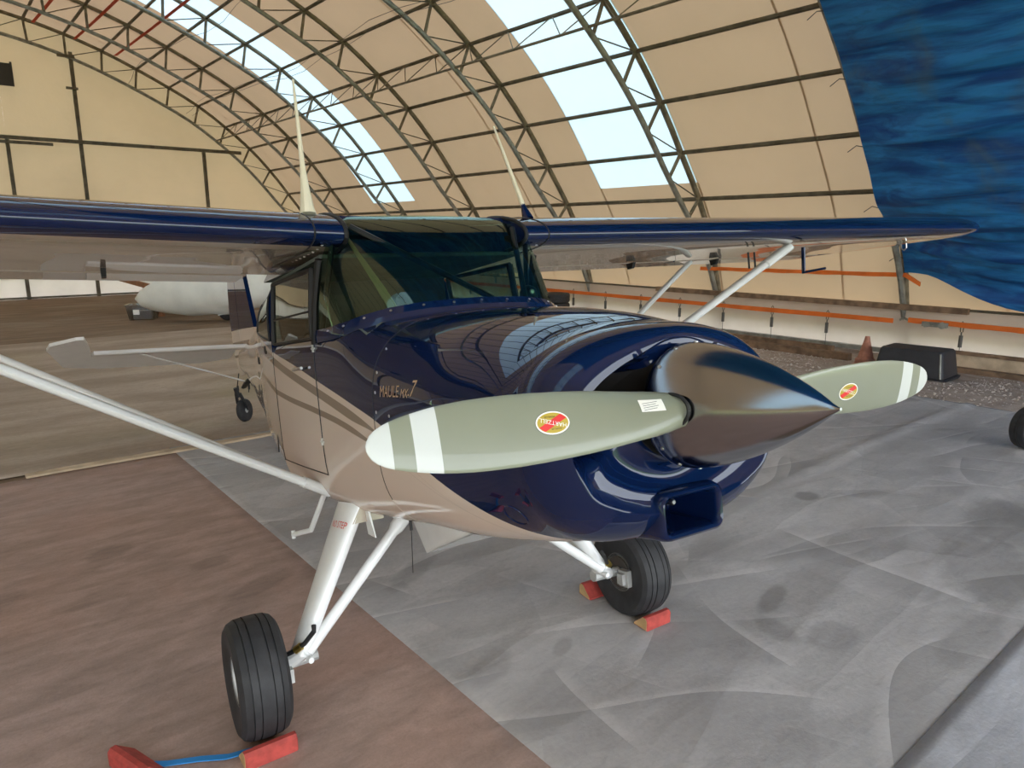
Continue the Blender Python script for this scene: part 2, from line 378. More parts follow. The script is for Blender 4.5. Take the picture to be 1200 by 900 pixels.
# loose stones on the gravel
b = MB()
ico = [(0, 0, 1), (.9, 0, .2), (.3, .85, .3), (-.7, .5, .2), (-.7, -.5, .25), (.3, -.85, .2), (0, 0, -.6)]
icf = [(0, 1, 2), (0, 2, 3), (0, 3, 4), (0, 4, 5), (0, 5, 1), (6, 2, 1), (6, 3, 2), (6, 4, 3), (6, 5, 4), (6, 1, 5)]
for k in range(5200):
    s_ = 9.35 + 4.0 * rng.random() ** .8; u_ = 1.0 + 11 * rng.random() ** 1.2
    if 10.8 < s_ < 12.85 and 3.6 < u_ < 5.5 or s_ > 12.0 and (abs(s_ - 12.15) < .1 or abs(s_ - 12.75) < .09 or abs(s_ - 12.55) < .1 or s_ > 12.8): continue
    q = .008 + .016 * rng.random() ** 2; a = rng.random() * 6.28; ca, sa = math.cos(a) * q, math.sin(a) * q; zz = gz(s_, u_) + .008
    b.add([(s_ + x * ca - y * sa, u_ + x * sa * 1.2 + y * ca, zz + z * q * .8) for x, y, z in ico], icf)
simple('pebble', (.52, .45, .39), .85, var=.45, vscale=40)
o = b.obj('gravel', 'pebble', label='loose grey gravel stones along the foot of the long wall', category='gravel', kind='stuff'); o.rotation_euler = HR

# ------------------------------------------------------------------ the hangar: arched shell
PROF = [(13.9, -.22), (13.86, .2), (13.55, 1.2), (13.22, 2.0), (12.8, 2.7), (12.13, 3.58), (11.43, 4.46), (10.66, 5.26), (9.79, 5.98), (8.85, 6.65), (7.87, 7.18), (6.85, 7.67), (5.8, 8.12), (4.72, 8.49), (3.62, 8.77), (2.5, 8.97), (1.3, 9.1), (0, 9.15)]
FULL = PROF + [(-a, z) for a, z in PROF[::-1][1:]]
def offs(prof, d):      # offset to the inside, per point distance d(i)
    out = []
    for i, (a, z) in enumerate(prof):
        p, q = prof[max(0, i - 1)], prof[min(len(prof) - 1, i + 1)]
        tx, tz = q[0] - p[0], q[1] - p[1]; L = math.hypot(tx, tz); k = d(i) if callable(d) else d
        out.append((a - k * tz / L, z + k * tx / L))
    return out
def dens(prof, n=3):    # Catmull-Rom refinement
    out = []
    for i in range(len(prof) - 1):
        p0, p1, p2, p3 = [np.array(prof[min(max(k, 0), len(prof) - 1)]) for k in (i - 1, i, i + 1, i + 2)]
        for t in [j / n for j in range(n)]:
            out.append(tuple(.5 * (2*p1 + (p2 - p0)*t + (2*p0 - 5*p1 + 4*p2 - p3)*t*t + (3*p1 - p0 - 3*p2 + p3)*t**3)))
    return out + [tuple(prof[-1])]
NF = len(FULL)
def depth(i):
    k = min(i, NF - 1 - i)
    return [.02, .05, .17, .33, .5, .6, .64, .66, .66][k] if k < 9 else .66
INNER = offs(FULL, depth)
FRAMES_U = [5.40 + 3.97 * k for k in range(7)]
ceiling = empty('ceiling', (0, 0, 0), HR, kind='structure', label='arched fabric roof on steel lattice trusses', category='roof')
# fabric panels
U0, PW = 9.32, 2.74
zcut = 2.82
def strip(prof, ua, ub, off, name, m, **kw):
    bb = MB(); pr = offs(prof, off); n = 5; rings = []
    for a, z in pr: rings.append([(a, ua + (ub - ua) * j / n, z) for j in range(n + 1)])
    bb.loft(rings, closed=False)
    return bb.obj(name, m, ceiling, smooth=True, angle=60, **kw)
upto = [p for p in dens(FULL)]
hi = [p for p in upto if p[1] >= zcut]; lo_r = [p for p in upto if p[1] < zcut + .25 and p[0] > 0 and p[1] > .1]
lo_l = [p for p in upto if p[1] < zcut + .25 and p[0] < 0 and p[1] > .1]; allp = [p for p in upto if p[1] > .1]
for k in range(-6, 8):
    ua, ub = U0 + PW * k, U0 + PW * (k + 1)
    ua = max(ua, -6.6); ub = min(ub, 29.35)
    if ub - ua < .1: continue
    o1 = -.075 - (.006 if k % 2 else 0)
    if k % 4 == 0:
        strip(hi, ua, ub, o1, 'skylight_panel', 'skylight_fabric', label='pale translucent skylight strip in the roof')
        strip(lo_r, ua - .02, ub + .02, o1 - .004, 'roof_panel', 'roof_fabric'); strip(lo_l, ua - .02, ub + .02, o1 - .004, 'roof_panel', 'roof_fabric')
    else:
        strip(allp, ua - .02, ub + .02, o1, 'roof_panel', 'roof_fabric')
# purlins
def along(name, s, z, ua, ub, r, m, parent, **kw):
    bb = MB(); bb.tube([(s, ua, z), (s, ub, z)], r, 6); return bb.obj(name, m, parent, smooth=True, **kw)
for i, (a, z) in enumerate(FULL):
    k = min(i, NF - 1 - i)
    if k < 4: continue
    along('purlin', a, z, -6.6, 29.3, .042, 'purlin_steel', ceiling)
# trusses: built once, copied along the hall
def make_truss(u):
    t = empty('arch_truss', (0, u, 0)); t.parent = ceiling
    bb = MB(); bb.tube([(a, 0, z) for a, z in dens(FULL, 2)], .058, 8, up=(0, 1, 0)); bb.obj('outer_chord', 'truss_steel', t, smooth=True)
    bb = MB(); bb.tube([(a, 0, z) for a, z in dens(INNER, 2)], .055, 8, up=(0, 1, 0)); bb.obj('inner_chord', 'truss_galv', t, smooth=True)
    for i in range(1, NF):
        if FULL[i][0] < -.6: break
        a, c = FULL[i], INNER[i]
        lean = .18
        d = INNER[i - 1]
        q = (c[0] * (1 - lean) + d[0] * lean, c[1] * (1 - lean) + d[1] * lean)
        bb = MB(); bb.tube([(a[0], 0, a[1]), (q[0], 0, q[1])], .038, 6); bb.obj('web_strut', 'truss_steel', t, smooth=True)
        if i > 2:
            a0 = FULL[i - 1]
            bb = MB(); bb.tube([(q[0], 0, q[1]), (a0[0], 0, a0[1])], .014, 5); bb.obj('tie_rod', 'purlin_steel', t, smooth=True)
    bb = MB(); bb.box((13.62, -.09, -.26), (13.98, .09, -.16)); bb.obj('foot_plate', 'truss_galv', t)
    return t
t0 = make_truss(FRAMES_U[0])
for u in FRAMES_U[1:]:
    t = dup(t0, ceiling, (0, u, 0))
    for ch in list(t0.children): dup(ch, t)
# lattice girder running along the hall
gi = [i for i, p in enumerate(FULL) if abs(p[0] - 9.79) < .01][0]
gs, gzv = FULL[gi]; is_, iz_ = INNER[gi]
lg = empty('lattice_girder'); lg.parent = ceiling
along('lower_chord', is_, iz_, 5.4, 29.2, .028, 'truss_steel', lg)
for k in range(6):
    ua = FRAMES_U[k]; n = 6
    for j in range(n):
        u_a, u_b = ua + 3.97 * j / n, ua + 3.97 * (j + 1) / n
        bb = MB(); bb.tube([(gs, u_a, gzv), (is_, u_b, iz_)] if j % 2 == 0 else [(is_, u_a, iz_), (gs, u_b, gzv)], .012, 5); bb.obj('lattice_bar', 'truss_steel', lg)
# overhead wires along the hall
for k, (s_, z_) in enumerate(((8.2, 6.25), (8.0, 6.3), (6.2, 7.1))):
    bb = MB(); bb.tube([(s_ + .25 * math.sin(x * .7), 5.6 + x * 1.2, z_ - .12 * math.sin(PI * (x % 3.3) / 3.3)) for x in range(20)], .006, 4)
    bb.obj('overhead_wire', 'rope_grey', ceiling)
# red straps slung between the far trusses
for k, (A, B_) in enumerate((((3.83, 28.8, 8.60), (3.98, 24.6, 8.56)), ((4.97, 28.9, 8.30), (5.16, 22.5, 8.24)), ((6.07, 28.5, 7.88), (6.22, 19.6, 7.83)))):
    A, B_ = Vector(A), Vector(B_); d = (B_ - A).normalized(); n = d.cross(Vector((0, 0, 1))).normalized() * .05
    bb = MB(); mid = (A + B_) / 2 - Vector((0, 0, .02))
    bb.loft([[p - n, p + n, p + n + Vector((0, 0, .006)), p - n + Vector((0, 0, .006))] for p in (A, mid, B_)])
    o = bb.obj('roof_strap', 'red_web', label=['leftmost red strap slung under the far roof', 'middle red strap slung under the far roof', 'rightmost and longest red strap crossing the far skylight'][k], category='strap', group='red straps under the roof'); o.rotation_euler = HR

# end wall
UE = 29.3
endw = empty('wall_back', (0, 0, 0), HR, kind='structure', label='tall fabric end wall with steel posts and girts', category='wall')
ss = [-13.2, -9.2, -5.2, -1.2, .79, 2.75, 4.85, 8.91, 12.4, 13.9]
def ztop(s):
    s = abs(s)
    for (a, za), (c, zc) in zip(PROF[:-1], PROF[1:]):
        if c <= s <= a: return zc + (za - zc) * (s - c) / max(1e-6, a - c)
    return 0
for sa, sb_ in zip(ss[:-1], ss[1:]):
    n = 6; bb = MB()
    for lo, hi_, mm in ((0.55, None, 'end_fabric'),):
        rings = []
        for j in range(n + 1):
            s_ = sa + (sb_ - sa) * j / n; zt = max(.6, ztop(s_) + .06); rings.append([(s_, UE + .05 + .02 * math.sin(3 * k + j), .5 + (zt - .5) * k / 8) for k in range(9)])
        bb.loft(rings, closed=False); bb.obj('fabric_panel', mm, endw, smooth=True)
    bb = MB(); bb.loft([[(sa + (sb_ - sa) * j / 8, UE - .02 + .03 * math.sin(j * 1.9 + sa), z) for z in (-.3, .1, .3, .56)] for j in range(9)], closed=False)
    bb.obj('skirt_panel', 'skirt_fabric', endw, smooth=True)
for s_, za, zb in ((.79, -.25, 9.0), (2.75, -.25, 5.1), (4.85, -.25, 7.95), (8.91, -.25, 5.05), (-3.3, -.25, 8.7), (-7.3, -.25, 7.3)):
    bb = MB(); bb.box((s_ - .055, UE - .12, za), (s_ + .055, UE - .02, zb)); bb.obj('post', 'purlin_steel', endw)
for z_, sa, sb_, h in ((5.06, -10.3, 10.3, .06), (.56, -13.5, 13.5, .02), (-.16, -13.5, 13.5, .03)):
    bb = MB(); bb.box((sa, UE - .16, z_ - h), (sb_, UE - .1, z_ + h)); bb.obj('girt', 'purlin_steel', endw)
bb = MB(); bb.box((2.2, UE - .3, 4.86), (4.0, UE - .17, 4.95)); bb.obj('girt_splice', 'purlin_steel', endw)
bb = MB(); bb.box((4.45, UE - .2, 7.75), (4.95, UE - .1, 7.83)); bb.box((4.6, UE - .2, 6.75), (4.95, UE - .1, 6.82)); bb.obj('bracket', 'purlin_steel', endw)
bb = MB(); bb.box((2.0, UE - .08, 6.72), (3.1, UE - .01, 7.35)); bb.box((1.95, UE - .1, 6.66), (3.16, UE - .03, 6.72)); bb.box((3.1, UE - .1, 6.66), (3.16, UE - .03, 7.4)); bb.obj('vent', 'vent_dark', endw)

# entrance end: fabric gable above and beside the open doorway (behind the viewer)
ss_f = [-13.85, -11.6, -9.5, -6.3, -3.15, 0, 3.15, 6.3, 9.5, 11.6, 13.85]
frontw = empty('wall_front', (0, 0, 0), HR, kind='structure', label='fabric gable over the open hangar entrance', category='wall')
UF = -6.6; DW, DH = 11.6, 4.8
for sa, sb_ in zip(ss_f[:-1], ss_f[1:]):
    bb = MB(); rings = []
    for j in range(7):
        s_ = sa + (sb_ - sa) * j / 6; zt = max(.3, ztop(s_) + .06); z0 = DH if abs(sa + sb_) / 2 < DW else -.2
        rings.append([(s_, UF, z0 + (zt - z0) * k / 5) for k in range(6)])
    bb.loft(rings, closed=False); bb.obj('fabric_panel', 'end_fabric', frontw, smooth=True)
bb = MB(); bb.box((-DW, UF - .05, DH - .1), (DW, UF + .05, DH)); bb.obj('door_header', 'truss_steel', frontw)

# long wall on the right: skirt, rails, tension springs
longw = empty('wall_right', (0, 0, 0), HR, kind='structure', label='low fabric skirt of the long hangar wall', category='wall')
for k in range(9):
    ua, ub = -6.6 + 3.97 * k - .02, -6.6 + 3.97 * (k + 1)
    bb = MB(); bb.loft([[(13.70 + .03 * math.sin(j * 1.3 + k), ua + (ub - ua) * j / 8, -.32), (13.68 + .02 * math.sin(j * 2.1), ua + (ub - ua) * j / 8, .2), (13.62 + .015 * math.sin(j * 1.7), ua + (ub - ua) * j / 8, .62), (13.6, ua + (ub - ua) * j / 8, .74)] for j in range(9)], closed=False)
    bb.obj('skirt_panel', 'skirt_fabric', longw, smooth=True)
along('eave_rail', 13.55, .72, -6.6, 29.2, .022, 'purlin_steel', longw)
bb = MB(); bb.box((13.40, 4.3, .66), (13.50, 10.9, .76)); bb.obj('timber_rail', 'timber', longw, label='brown timber rail along the wall')
bb = MB(); bb.box((13.5, -6, -.16), (13.62, 29, -.08)); bb.obj('ground_rail', 'truss_galv', longw)
uu = [x for x in np.arange(3.2, 28.5, 1.17)]
for u_ in uu:
    if min(abs(u_ - f) for f in FRAMES_U) < .18: continue
    t = empty('tension_spring'); t.parent = longw; t.location = (13.46, float(u_), 0)
    bb = MB(); bb.tube([(0, 0, .30), (0, 0, .10)], .032, 8); bb.tube([(0, 0, .36), (0, 0, .30)], .012, 6); bb.obj('spring', 'steel', t, smooth=True) if False else bb.obj('spring', 'rope_grey', t, smooth=True)
    bb = MB(); bb.tube([(0, -.02, .36), (0, -.025, .5), (0, 0, .54), (0, .025, .5), (0, .02, .36)], .008, 5); bb.obj('hook', 'purlin_steel', t, smooth=True)
    bb = MB(); bb.tube([(0, 0, .1), (0, 0, -.22)], .006, 5); bb.obj('tie', 'rope_grey', t)

# orange ratchet straps along the wall
def strap(u0, u1, z0, z1, h, label, m='orange_web', s=13.36):
    bb = MB(); n = 24
    bb.loft([[(s + .01 * math.sin(j), u0 + (u1 - u0) * j / n, z0 + (z1 - z0) * j / n - h + .008 * math.sin(j * 1.3)), (s + .008, u0 + (u1 - u0) * j / n, z0 + (z1 - z0) * j / n - h), (s + .008, u0 + (u1 - u0) * j / n, z0 + (z1 - z0) * j / n + h), (s, u0 + (u1 - u0) * j / n, z0 + (z1 - z0) * j / n + h + .006 * math.sin(j))] for j in range(n + 1)])
    t = empty('lashing_strap', hw(0, 0, 0), HR, label=label, category='strap', group='orange lashing straps on the wall')
    bb.obj('webbing', m, t); return t
strap(5.45, 22, .46, .46, .042, 'long orange lashing strap running low along the wall behind the struts')
t = strap(1.2, 5.2, .46, .50, .042, 'orange lashing strap with a ratchet buckle right of the black bin')
bb = MB(); bb.box((13.30, 4.55, .42), (13.36, 4.95, .50)); bb.tube([(13.29, 4.62, .46), (13.27, 4.62, .46)], .06, 10); bb.tube([(13.29, 4.85, .46), (13.27, 4.85, .46)], .045, 10); bb.tube([(13.28, 4.6, .5), (13.28, 4.9, .42)], .015, 6); bb.obj('ratchet_buckle', 'truss_galv', t)
bb = MB(); bb.tube([(13.36, 5.2, .50), (13.40, 5.3, .52), (13.42, 5.36, .48)], .02, 6); bb.obj('end_hook', 'truss_galv', t)
t = strap(5.3, 9.6, 1.28, 1.24, .036, 'orange lashing strap high on the wall, under the wing tip', s=13.30)
bb = MB(); bb.hexa([(13.28, 5.05, 1.10), (13.32, 5.05, 1.10), (13.32, 5.3, 1.24), (13.28, 5.3, 1.24), (13.28, 5.05, 1.17), (13.32, 5.05, 1.17), (13.32, 5.3, 1.32), (13.28, 5.3, 1.32)]); bb.obj('loose_end', 'orange_web', t)

# blue tarpaulin lining the roof near the entrance
def tarp():
    bb = MB(); rings = []
    pr = dens(FULL, 14); pr = [p for p in pr if p[1] > .9 and p[0] > 1.0]
    acc = [0]
    for a, c in zip(pr[:-1], pr[1:]): acc.append(acc[-1] + math.hypot(a[0] - c[0], a[1] - c[1]))
    nu = 46; inn = offs(pr, lambda i: .28 + .50 * smooth(0, 2.4, acc[i]))
    for i, (a, z) in enumerate(inn):
        p, q = inn[max(0, i - 1)], inn[min(len(inn) - 1, i + 1)]; L = math.hypot(q[0] - p[0], q[1] - p[1]); nx, nz = -(q[1] - p[1]) / L, (q[0] - p[0]) / L
        ring = []
        for j in range(nu + 1):
            v = j / nu; u_ = 5.36 - 8.5 * v
            d = u_ - 5.36
            lift = .22 * math.sin(PI * min(1, -d / 4.0)) if d > -4 else .22 * math.cos((-d - 4) * .4)
            g = acc[i]
            fold = .05 * math.sin(6.5 * g + 1.6 * d + 1.6 * math.sin(1.1 * d)) + .03 * math.sin(13 * g + 2.1 * d + 2.2 * math.sin(.9 * g + d)) + .018 * math.sin(27 * g + 4 * d + 1.5 * math.sin(2 * d))
            k = (lift + fold) * smooth(0, -.5, d) + .01 * math.sin(6 * g)
            drop = (.46 * smooth(0, -2.2, d) + .0) * (1 - smooth(0, 2.0, g))
            z0 = z + .50 * (1 - smooth(0, 2.5, g))
            ring.append((a + k * nx, u_, z0 + k * nz - drop))
        rings.append(ring)
    bb.loft(rings, closed=False)
    t = empty('blue_tarpaulin', (0, 0, 0), HR, label='large blue tarpaulin hung under the roof beside the wing tip', category='tarpaulin')
    o = bb.obj('tarp_sheet', 'tarp_blue', t, smooth=True, angle=80)
    for i in range(4, len(rings), 15):
        p = rings[i][0]
        bb = MB(); bb.tube([p, (p[0] + .05, p[1] + .12, p[2] + .03), (p[0] + .03, p[1] + .24, p[2] - .06)], .007, 4); bb.obj('tie_cord', 'rope_grey', t)
tarp()

# ------------------------------------------------------------------ the airplane (airframe axes: x forward, y to its left, z up; nose-high on its tail wheel)
TH = R(10.5); CT, ST = math.cos(TH), math.sin(TH)
AX, AY = -.1836, 2.9741
plane = empty('airplane', (AX, AY, 0), (0, -TH, R(-58.85)), label='navy blue and cream high-wing taildragger airplane with a two-blade propeller', category='airplane')
plane.rotation_mode = 'XYZ'
def B(x, y, z): return (x * CT + z * ST, y, -x * ST + z * CT)     # level frame -> airframe axes
ZM = 1.27
SEC = [(1.46, .395, 1.487, .945, 2.3, 2.6), (1.35, .455, 1.52, .905, 2.3, 2.8), (1.15, .485, 1.572, .868, 2.3, 3.0), (.9, .515, 1.61, .84, 2.4, 3.2), (.52, .53, 1.645, .82, 3.0, 3.5), (.35, .533, 1.655, .81, 4.2, 3.8),
       (.2, .535, 1.66, .80, 6.5, 4.0), (-.13, .54, 1.665, .785, 9, 4.5), (-.6, .548, 1.67, .78, 9, 4.5), (-1.0, .545, 1.67, .79, 9, 4.5)]
TAIL = [(-.93, .546, 1.99, .788, 7, 4.5), (-1.5, .49, 1.985, .86, 5, 4.2), (-2.3, .37, 1.93, 1.0, 3.6, 3.6), (-3.2, .25, 1.86, 1.17, 3, 3), (-4.2, .12, 1.78, 1.36, 2.5, 2.5), (-4.95, .035, 1.72, 1.5, 2, 2)]
def pw(v, e): return math.copysign(abs(v) ** e, v)
def secpt(x, a, grow=0., tab=None):
    wd, zt, zb, nu, nl = interp(x, tab or SEC)
    zm = ZM if tab is None else (zt + zb) / 2
    wd += grow; zt += grow; zb -= grow
    c, s = math.cos(a), math.sin(a)
    n = nu if s >= 0 else nl
    return (x, wd * pw(c, 2 / n), zm + (zt - zm if s >= 0 else zm - zb) * pw(s, 2 / n))
def side_y(x, z, tab=None):           # half width of the hull at station x, height z
    wd, zt, zb, nu, nl = interp(x, tab or SEC); zm = ZM if tab is None else (zt + zb) / 2
    n, h = (nu, zt - zm) if z >= zm else (nl, zm - zb)
    return wd * max(0, 1 - min(1, abs(z - zm) / h) ** n) ** (1 / n)
def deck_z(x, y):
    wd, zt, zb, nu, nl = interp(x, SEC); return ZM + (zt - ZM) * max(0, 1 - min(1, abs(y) / wd) ** nu) ** (1 / nu)
NA = 96
ang = [2 * PI * j / NA for j in range(NA)]
SILL = 1.60
# --- fuselage: boot cowl, cabin tub and tail cone
bb = MB()
bb.loft([[secpt(x, a) for a in ang] for x in np.linspace(.515, -.13, 12)], caps=(True, True))
bb.obj('boot_cowl', 'livery', plane, smooth=True, angle=50)
bb = MB(); rings = []; inr = []
for x in np.linspace(-.13, -.95, 12):
    a0 = math.asin(((SILL - ZM) / (interp(x, SEC)[1] - ZM)) ** (interp(x, SEC)[3] / 2))
    aa = [a0 - (PI + 2 * a0) * j / 60 for j in range(61)]
    rings.append([secpt(x, a) for a in aa]); inr.append([secpt(x, a, -.02) for a in aa])
bb.loft(rings, closed=False); bb.obj('cabin_tub', 'livery', plane, smooth=True, angle=50)
bb = MB(); bb.loft(inr, closed=False); bb.obj('cabin_lining', 'interior_dark', plane, smooth=True)
bb = MB(); bb.loft([[secpt(x, a, 0, TAIL) for a in ang] for x in list(np.linspace(-.93, -4.95, 30))], caps=(True, True))
bb.obj('tail_cone', 'livery', plane, smooth=True, angle=50)
# --- engine cowling with the two cooling inlets and the scooped nose bowl
SC = (0., 1.286)                      # spinner axis
LIP = [(-90, .300), (-75, .303), (-60, .322), (-45, .355), (-30, .388), (-15, .388), (0, .358), (17, .287), (30, .240), (45, .205), (60, .190), (90, .184)]
def lipr(a):
    d = math.degrees(math.atan2(math.sin(a), abs(math.cos(a)))); return interp(d, LIP)[0]
NC = 192; angc = [2 * PI * j / NC for j in range(NC)]
def polar_sec(x, a):                  # hull section as a radius about the spinner axis in direction a
    dy, dz = math.cos(a), math.sin(a); lo, hi_ = .02, .9
    wd, zt, zb, nu, nl = interp(x, SEC)
    for _ in range(30):
        r = (lo + hi_) / 2; y, z = r * dy, SC[1] + r * dz - ZM
        n, h = (nu, zt - ZM) if z >= 0 else (nl, ZM - zb)
        if (abs(y) / wd) ** n + (abs(z) / h) ** n > 1: hi_ = r
        else: lo = r
    return lo
def pol(x, r, a): return (x, r * math.cos(a), SC[1] + r * math.sin(a))
bb = MB(); rings = []
for x in np.linspace(.52, 1.34, 20): rings.append([pol(x, polar_sec(x, a), a) for a in angc])
XB = 1.34
base = [polar_sec(XB, a) for a in angc]
def xlip(a): return 1.525 - .010 * max(0, -math.sin(a)) - .012 * abs(math.cos(a)) ** 2
for t in np.linspace(0, 1, 15)[1:]:
    q = t * PI / 2; ring = []
    for a, r0 in zip(angc, base):
        rl = lipr(a); xl = xlip(a); sl = .10
        x = XB + (xl - XB) * math.sin(q) ** .9; r = rl + (r0 - rl) * math.cos(q) ** .85
        e = smooth(.15, -.25, math.sin(a)); v = math.sin(q) ** .9
        r = r * (1 - e) + e * (rl + (r0 - rl) * (1 - v ** 2.4))
        ring.append(pol(x, r, a))
    rings.append(ring)
n_out = len(rings)
def inlet_w(a):
    d = math.degrees(math.atan2(math.sin(a), abs(math.cos(a)))); return smooth(-26, -8, d) * (1 - smooth(36, 52, d))
for t in (.02, .05, .09, .14, .20, .26, .31, .35, .39, .44, .5, .58, .66, .75, .84, .92, 1.0):
    ring = []
    for a in angc:
        rl = lipr(a); xl = xlip(a); wI = inlet_w(a); top = smooth(.55, .9, math.sin(a))
        Dp = (.062 * (1 - wI) + .26 * wI) * (1 - top)
        shp = (1 - wI) * (.62 * smooth(.30, .62, t) + .38 * smooth(-.08, .28, t) - .04) + wI * smooth(0, .22, t)
        back = (1 - wI) * smooth(.70, 1, t) * .45
        x = xl - Dp * (shp - back) + .004 * math.sin(PI * min(1, t / .06)) * (1 - wI)
        r = rl + (.150 - rl) * t
        ring.append(pol(x, r, a))
    rings.append(ring)
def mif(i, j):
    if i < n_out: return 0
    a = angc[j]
    return 1 if inlet_w(a) > .75 and i > n_out + 2 else 0  # deep inlet faces coloured black: the shade inside is painted on
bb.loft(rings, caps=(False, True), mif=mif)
def in_mouth(f):
    c = [sum(bb.v[i][k] for i in f) / len(f) for k in range(3)]
    return c[0] > 1.3 and abs(c[1] - .008) < .108 and abs(c[2] - .985) < .062
keep = [k for k, f in enumerate(bb.f) if not (len(f) == 4 and in_mouth(f))]
bb.f = [bb.f[k] for k in keep]; bb.m = [bb.m[k] for k in keep]
cowl = bb.obj('cowling', ['livery', 'inlet_shade_black'], plane, smooth=True, angle=60)
# chin intake
def rrect(x, cy, cz, hw_, hh, rad, n=6):
    out = []
    for k, (sy, sz) in enumerate(((1, 1), (-1, 1), (-1, -1), (1, -1))):
        for j in range(n):
            a = k * PI / 2 + j * PI / 2 / (n - 1); out.append((x, cy + sy * (hw_ - rad) + rad * math.cos(a), cz + sz * (hh - rad) + rad * math.sin(a)))
    return out
bb = MB()
bb.loft([rrect(1.02, .008, .950, .20, .060, .04), rrect(1.25, .008, .962, .17, .064, .04), rrect(1.40, .008, .977, .138, .067, .036), rrect(1.47, .008, .984, .124, .071, .034), rrect(1.500, .008, .984, .121, .070, .034), rrect(1.518, .008, .984, .116, .066, .031), rrect(1.525, .008, .984, .108, .058, .028), rrect(1.520, .008, .984, .100, .051, .024), rrect(1.50, .008, .984, .096, .047, .022), rrect(1.33, .008, .985, .085, .043, .018)], caps=(False, True))
ci = bb.obj('chin_intake', 'blue_paint', cowl, smooth=True, angle=50)
bb = MB(); bb.lathe([(.034, 1.335), (.034, 1.42), (.029, 1.42), (.028, 1.34)], 'x', 20, (0, -.035, .985)); bb.obj('carburetor_duct', 'seal_black', cowl, smooth=True)
bb = MB(); bb.lathe([(.010, 1.335), (.010, 1.41), (.006, 1.416)], 'x', 10, (0, .035, .99)); bb.obj('bolt', 'steel', cowl, smooth=True)
# cowl seams and fasteners on the right-hand side
def on_side(x, z, off=.0015, sgn=-1): return (x, sgn * (side_y(x, z) + off), z)
def seam(name, pts, r, parent, m='seal_black'):
    bb = MB(); bb.tube([on_side(x, z, 0.) for x, z in pts], r, 5); return bb.obj(name, m, parent, smooth=True)
bb = MB(); bb.tube([secpt(.518, a, .0) for a in np.linspace(-.5, PI + .5, 60)], .0022, 5); bb.obj('cowl_seam', 'seal_black', cowl)
for (x, z) in ((.545, 1.30), (.545, 1.37), (.545, 1.44), (.545, 1.52), (.66, 1.29), (.9, 1.28)):
    for sgn in (-1, 1):
        p = on_side(x, z, 0, sgn); bb = MB(); bb.lathe([(.006, 0), (.005, .002), (.002, .003)], 'y', 10); o = bb.obj('fastener', 'steel', cowl, smooth=True); o.location = p
        if sgn < 0: o.rotation_euler = (PI, 0, 0)
bb = MB()
bb.tube([secpt(x, -.95 - PI + .0) if False else on_side(1.27, .0 + 1.0, .001)] if False else [(1.27 + .035 * math.cos(a), -(side_y(1.27 + .035 * math.cos(a), 1.02 + .03 * math.sin(a)) + .0005), 1.02 + .03 * math.sin(a)) for a in np.linspace(0, 2 * PI, 25)], .002, 5); bb.obj('access_cover_rim', 'blue_paint', cowl, smooth=True)
# cowl flap hanging open under the belly
bb = MB(); bb.hexa([(.62, -.19, .815), (.62, .19, .815), (.0, .17, .595), (.0, -.17, .595), (.62, -.19, .822), (.62, .19, .822), (.0, .17, .602), (.0, -.17, .602)])
for sg in (-1, 1): bb.hexa([(.62, sg * .19, .815), (.62, sg * .185, .815), (.0, sg * .165, .595), (.0, sg * .17, .595), (.62, sg * .19, .85), (.62, sg * .185, .85), (-.2, sg * .165, .80), (-.2, sg * .17, .80)])
bb.obj('cowl_flap', 'white_paint', plane)

# --- spinner and propeller
bb = MB(); pf = []
for k in range(25):
    t = k / 24; x = 1.565 + .43 * t; r = .170 * (1 - t ** 1.55) ** .92 if t < 1 else 0.
    pf.append((max(r, .004), x))
bb.lathe([(.150, 1.545), (.167, 1.548), (.170, 1.553)] + pf + [(.0035, 1.999)], 'x', 64, (0, 0, SC[1] - .002))
m, t_, p_ = mat('spinner_metal'); p_.inputs['Metallic'].default_value = 1; p_.inputs['Base Color'].default_value = (.34, .345, .37, 1); p_.inputs['Roughness'].default_value = .16
t_.link(t_.bump(t_.noise(t_.coord((3, 40, 40)), 30, 2), .04, .002), p_.inputs['Normal'])
sp = bb.obj('spinner', 'spinner_metal', plane, smooth=True, angle=60)
for k in range(14):
    a = 2 * PI * (k + .35) / 14; bb = MB(); rr = .1695
    bb.lathe([(.0055, 0), (.005, .002), (.001, .003)], 'x', 8); o = bb.obj('screw', 'steel', sp, smooth=True); o.location = (1.578, rr * math.cos(a), SC[1] - .002 + rr * math.sin(a)); o.rotation_euler = (0, R(-70), 0) if False else (a, 0, 0)
    o.rotation_mode = 'XYZ'; d = Vector((.25, math.cos(a), math.sin(a))).normalized(); o.rotation_mode = 'QUATERNION'; o.rotation_quaternion = d.to_track_quat('X', 'Z')
BL = [(.09, .08, 42, .06), (.13, .092, 40, .055), (.17, .106, 37, .045), (.22, .122, 34, .034), (.3, .134, 30, .022), (.4, .150, 26, .018), (.5, .159, 23, .015), (.6, .163, 21, .013), (.7, .158, 19, .011), (.78, .144, 17.5, .0095),
      (.85, .120, 16.5, .008), (.9, .094, 16, .006), (.93, .066, 15.5, .005), (.945, .036, 15.5, .004), (.95, .010, 15, .002)]
XP = 1.655
def blade_pt(r, k, front=1., off=0.):
    c, be, th = interp(r, BL); be = R(be)
    u = k * c; h = front * th * .5 * max(0, 1 - (2 * k) ** 2) ** .5 * (1.25 if front > 0 else .75) + off
    # chord dir: up edge aft;  normal forward and up
    return (XP - u * math.sin(be) * .75 + h * math.cos(be), -r, u * math.cos(be) + h * math.sin(be) - .006 * r)
rs = [.09, .11, .13, .15, .17, .2, .24, .28, .33, .38, .44, .5, .56, .62, .68, .73, .77, .797, .82, .853, .875, .898, .915, .93, .94, .947, .95]
